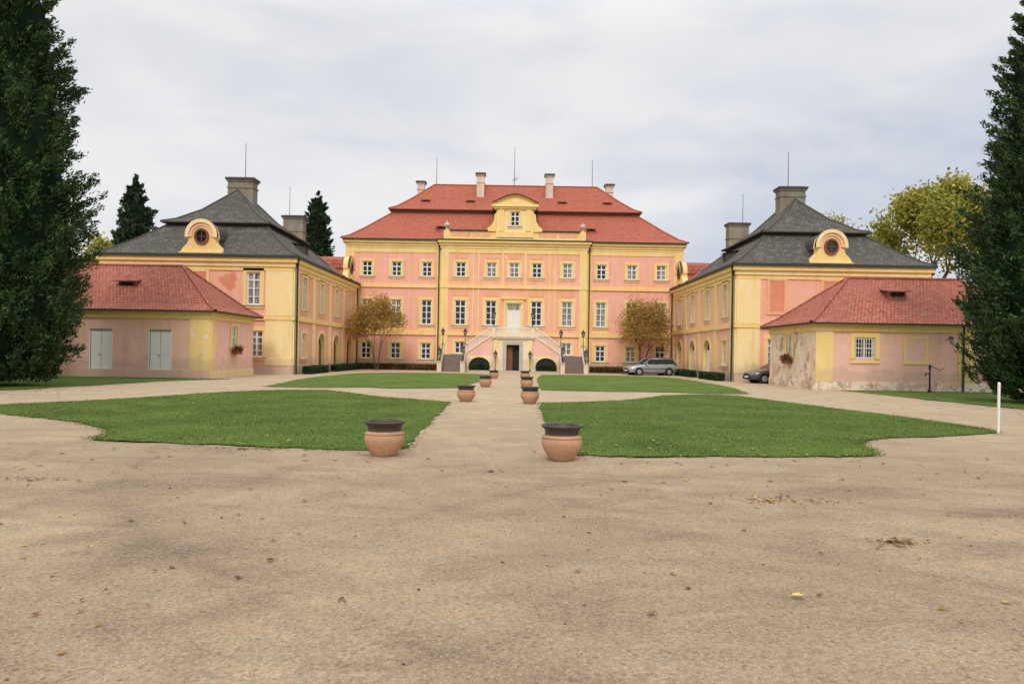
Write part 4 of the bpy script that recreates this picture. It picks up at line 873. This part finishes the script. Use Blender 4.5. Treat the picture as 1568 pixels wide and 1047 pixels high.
def car(name,loc,rot,paint):
    root=empty(name); B=Bd()
    stt=[(-2.22,0.55,0.36,0.60),(-2.17,0.72,0.25,0.68),(-2.0,0.82,0.22,0.74),(-1.6,0.86,0.22,0.83),(-1.0,0.88,0.20,0.93),(-0.5,0.88,0.19,0.95),(0.4,0.885,0.19,0.97),(1.3,0.88,0.20,0.99),(1.85,0.86,0.24,1.0),(2.12,0.80,0.28,0.98),(2.2,0.70,0.36,0.9)]
    def ring(x,w,zb,zt):
        h=zt-zb
        half=[(w*0.55,zb),(w*0.93,zb+0.04),(w,zb+h*0.35),(w*0.995,zb+h*0.7),(w*0.93,zt-0.03),(w*0.78,zt),(w*0.4,zt+0.02),(0,zt+0.028)]
        return [(x,-a,z) for a,z in half]+[(x,a,z) for a,z in half[-2::-1]]
    rs=[ring(*s_) for s_ in stt]
    for i in range(len(rs)-1):
        for k in range(len(rs[i])-1): B.face([rs[i][k],rs[i][k+1],rs[i+1][k+1],rs[i+1][k]],paint,True)
        B.face([rs[i][0],rs[i+1][0],rs[i+1][-1],rs[i][-1]],'plastic')
    B.face(rs[0],paint); B.face(rs[-1],paint)
    def gr(z,xf,xr,w): return [(xf,-w*0.9,z),(xf+0.12,-w,z),(xr-0.1,-w,z),(xr,-w*0.9,z),(xr,w*0.9,z),(xr-0.1,w,z),(xf+0.12,w,z),(xf,w*0.9,z)]
    g0=gr(0.93,-1.05,2.12,0.80); g1=gr(1.40,-0.28,1.9,0.64); g2=gr(1.465,-0.02,1.7,0.54)
    for k in range(8):
        j=(k+1)%8; B.face([g0[k],g0[j],g1[j],g1[k]],'carglass'); B.face([g1[k],g1[j],g2[j],g2[k]],paint,True)
    B.face(g2,paint)
    def bar(p,q,r=0.035,mt=None): B.cyl(p,q,r,r,mt or paint,6)
    for sy in (-1,1):
        bar((-1.0,sy*0.77,0.94),(-0.26,sy*0.62,1.41),0.04); bar((-0.26,sy*0.62,1.41),(1.87,sy*0.62,1.41),0.04); bar((2.1,sy*0.76,0.95),(1.88,sy*0.6,1.41),0.06)
        bar((0.2,sy*0.805,0.95),(0.24,sy*0.645,1.41),0.035,'plastic'); bar((1.15,sy*0.8,0.97),(1.12,sy*0.645,1.41),0.035,'plastic')
        bar((-0.0,sy*0.52,1.5),(1.7,sy*0.52,1.5),0.018,'plastic')
        B.lathe([(0,-0.05),(0.09,-0.05),(0.1,0.0),(0.08,0.05),(0,0.06)],(-0.72,sy*0.96,1.0),8,paint)
        bar((-1.0,sy*0.885,0.55),(1.3,sy*0.89,0.55),0.022,'plastic')
        bar((0.2,sy*0.886,0.3),(0.2,sy*0.84,0.95),0.008,'plastic'); bar((1.1,sy*0.886,0.3),(1.12,sy*0.84,0.97),0.008,'plastic'); bar((-0.85,sy*0.882,0.3),(-0.75,sy*0.84,0.93),0.008,'plastic')
        for xw in (-1.38,1.36):
            B.cyl((xw,sy*0.6,0.32),(xw,sy*0.893,0.32),0.375,0.375,'plastic',24)
            B.cyl((xw,sy*0.70,0.31),(xw,sy*0.905,0.31),0.31,0.31,'rubber',24); B.cyl((xw,sy*0.905,0.31),(xw,sy*0.915,0.31),0.20,0.19,'rim',16)
            for k in range(5):
                a=k*1.2566; B.cyl((xw,sy*0.92,0.31),(xw+0.17*math.cos(a),sy*0.92,0.31+0.17*math.sin(a)),0.022,0.03,'rim',5)
        B.face([(-2.225,sy*0.42,0.50),(-2.185,sy*0.735,0.52),(-2.11,sy*0.78,0.68),(-2.215,sy*0.44,0.66)],'headl')
        B.face([(2.16,sy*0.80,0.7),(2.23,sy*0.62,0.7),(2.18,sy*0.62,1.0),(2.12,sy*0.8,1.0)],'taill')
    Fc=Fr((0,0,0),(0,1,0),(-1,0,0))
    B.box(Fc,-0.38,0.38,2.2,2.235,0.50,0.62,'plastic'); B.box(Fc,-0.62,0.62,2.17,2.24,0.30,0.42,'plastic'); B.box(Fc,-0.26,0.26,2.235,2.25,0.36,0.47,'white')
    o=B.obj('car_body',root,merge=True); root.location=loc; root.rotation_euler=(0,0,rot)
car('parked_car',(11.7,58.6,0),math.radians(14),'paint1')
car('parked_car',(17.5,44.9,0),math.radians(3),'paint2')

# ------------------------------------------------------------------ sky, sun, camera
w=bpy.data.worlds.new("World"); scene.world=w; w.use_nodes=True; nt=w.node_tree; nt.nodes.clear()
sky=nd(nt,'ShaderNodeTexSky'); sky.sky_type='NISHITA'; sky.sun_disc=False
EL=math.radians(44); RO=math.radians(186)
sky.sun_elevation=EL; sky.sun_rotation=RO
tc=nd(nt,'ShaderNodeTexCoord').outputs['Generated']
cl=noise(nt,1.5,6,0.52,vec=tc,mapscale=(1.3,1.3,3.6),dist=0.35,loc=(0.4,0.2,0.35))
cl2=noise(nt,3.2,6,0.52,vec=tc,mapscale=(1,1,3.4),loc=(2,1,0.3),dist=0.2)
c=mix(nt,ramp(nt,cl,[(0.36,0),(0.56,1)]),(0.60,0.64,0.74),(0.89,0.88,0.88))
c=mix(nt,ramp(nt,cl2,[(0.46,0),(0.70,0.65)]),c,(0.71,0.74,0.81))
sep=nd(nt,'ShaderNodeSeparateXYZ'); nt.links.new(tc,sep.inputs[0])
mr=nd(nt,'ShaderNodeMapRange'); mr.inputs[1].default_value=0.42; mr.inputs[2].default_value=1.0; mr.inputs[3].default_value=1.0; mr.inputs[4].default_value=2.5; nt.links.new(sep.outputs[2],mr.inputs[0])
b1=nd(nt,'ShaderNodeBackground'); nt.links.new(c,b1.inputs[0]); nt.links.new(mr.outputs[0],b1.inputs[1])
b0=nd(nt,'ShaderNodeBackground'); nt.links.new(sky.outputs[0],b0.inputs[0]); b0.inputs[1].default_value=0.1
ms=nd(nt,'ShaderNodeMixShader'); ms.inputs[0].default_value=0.93; nt.links.new(b0.outputs[0],ms.inputs[1]); nt.links.new(b1.outputs[0],ms.inputs[2])
out=nd(nt,'ShaderNodeOutputWorld'); nt.links.new(ms.outputs[0],out.inputs[0])
sd=bpy.data.lights.new('sun','SUN'); sd.energy=1.5; sd.angle=math.radians(14); sd.color=(1,0.95,0.87)
so=bpy.data.objects.new('sun',sd); COL.objects.link(so)
az=math.radians(186)
dv=Vector((math.sin(az)*math.cos(EL),math.cos(az)*math.cos(EL),math.sin(EL)))
so.rotation_euler=dv.to_track_quat('Z','Y').to_euler(); so.location=dv*50
cd=bpy.data.cameras.new('camera'); co=bpy.data.objects.new('camera',cd); COL.objects.link(co)
cd.lens=24; cd.sensor_width=36; cd.clip_end=3000; cd.clip_start=0.1
cd.shift_x=-0.0019; cd.shift_y=0.0112
co.location=(0,0,1.68); co.rotation_euler=(math.radians(90),-0.0165,0)
scene.camera=co
scene.view_settings.view_transform='Standard'; scene.view_settings.look='None'; scene.view_settings.exposure=0
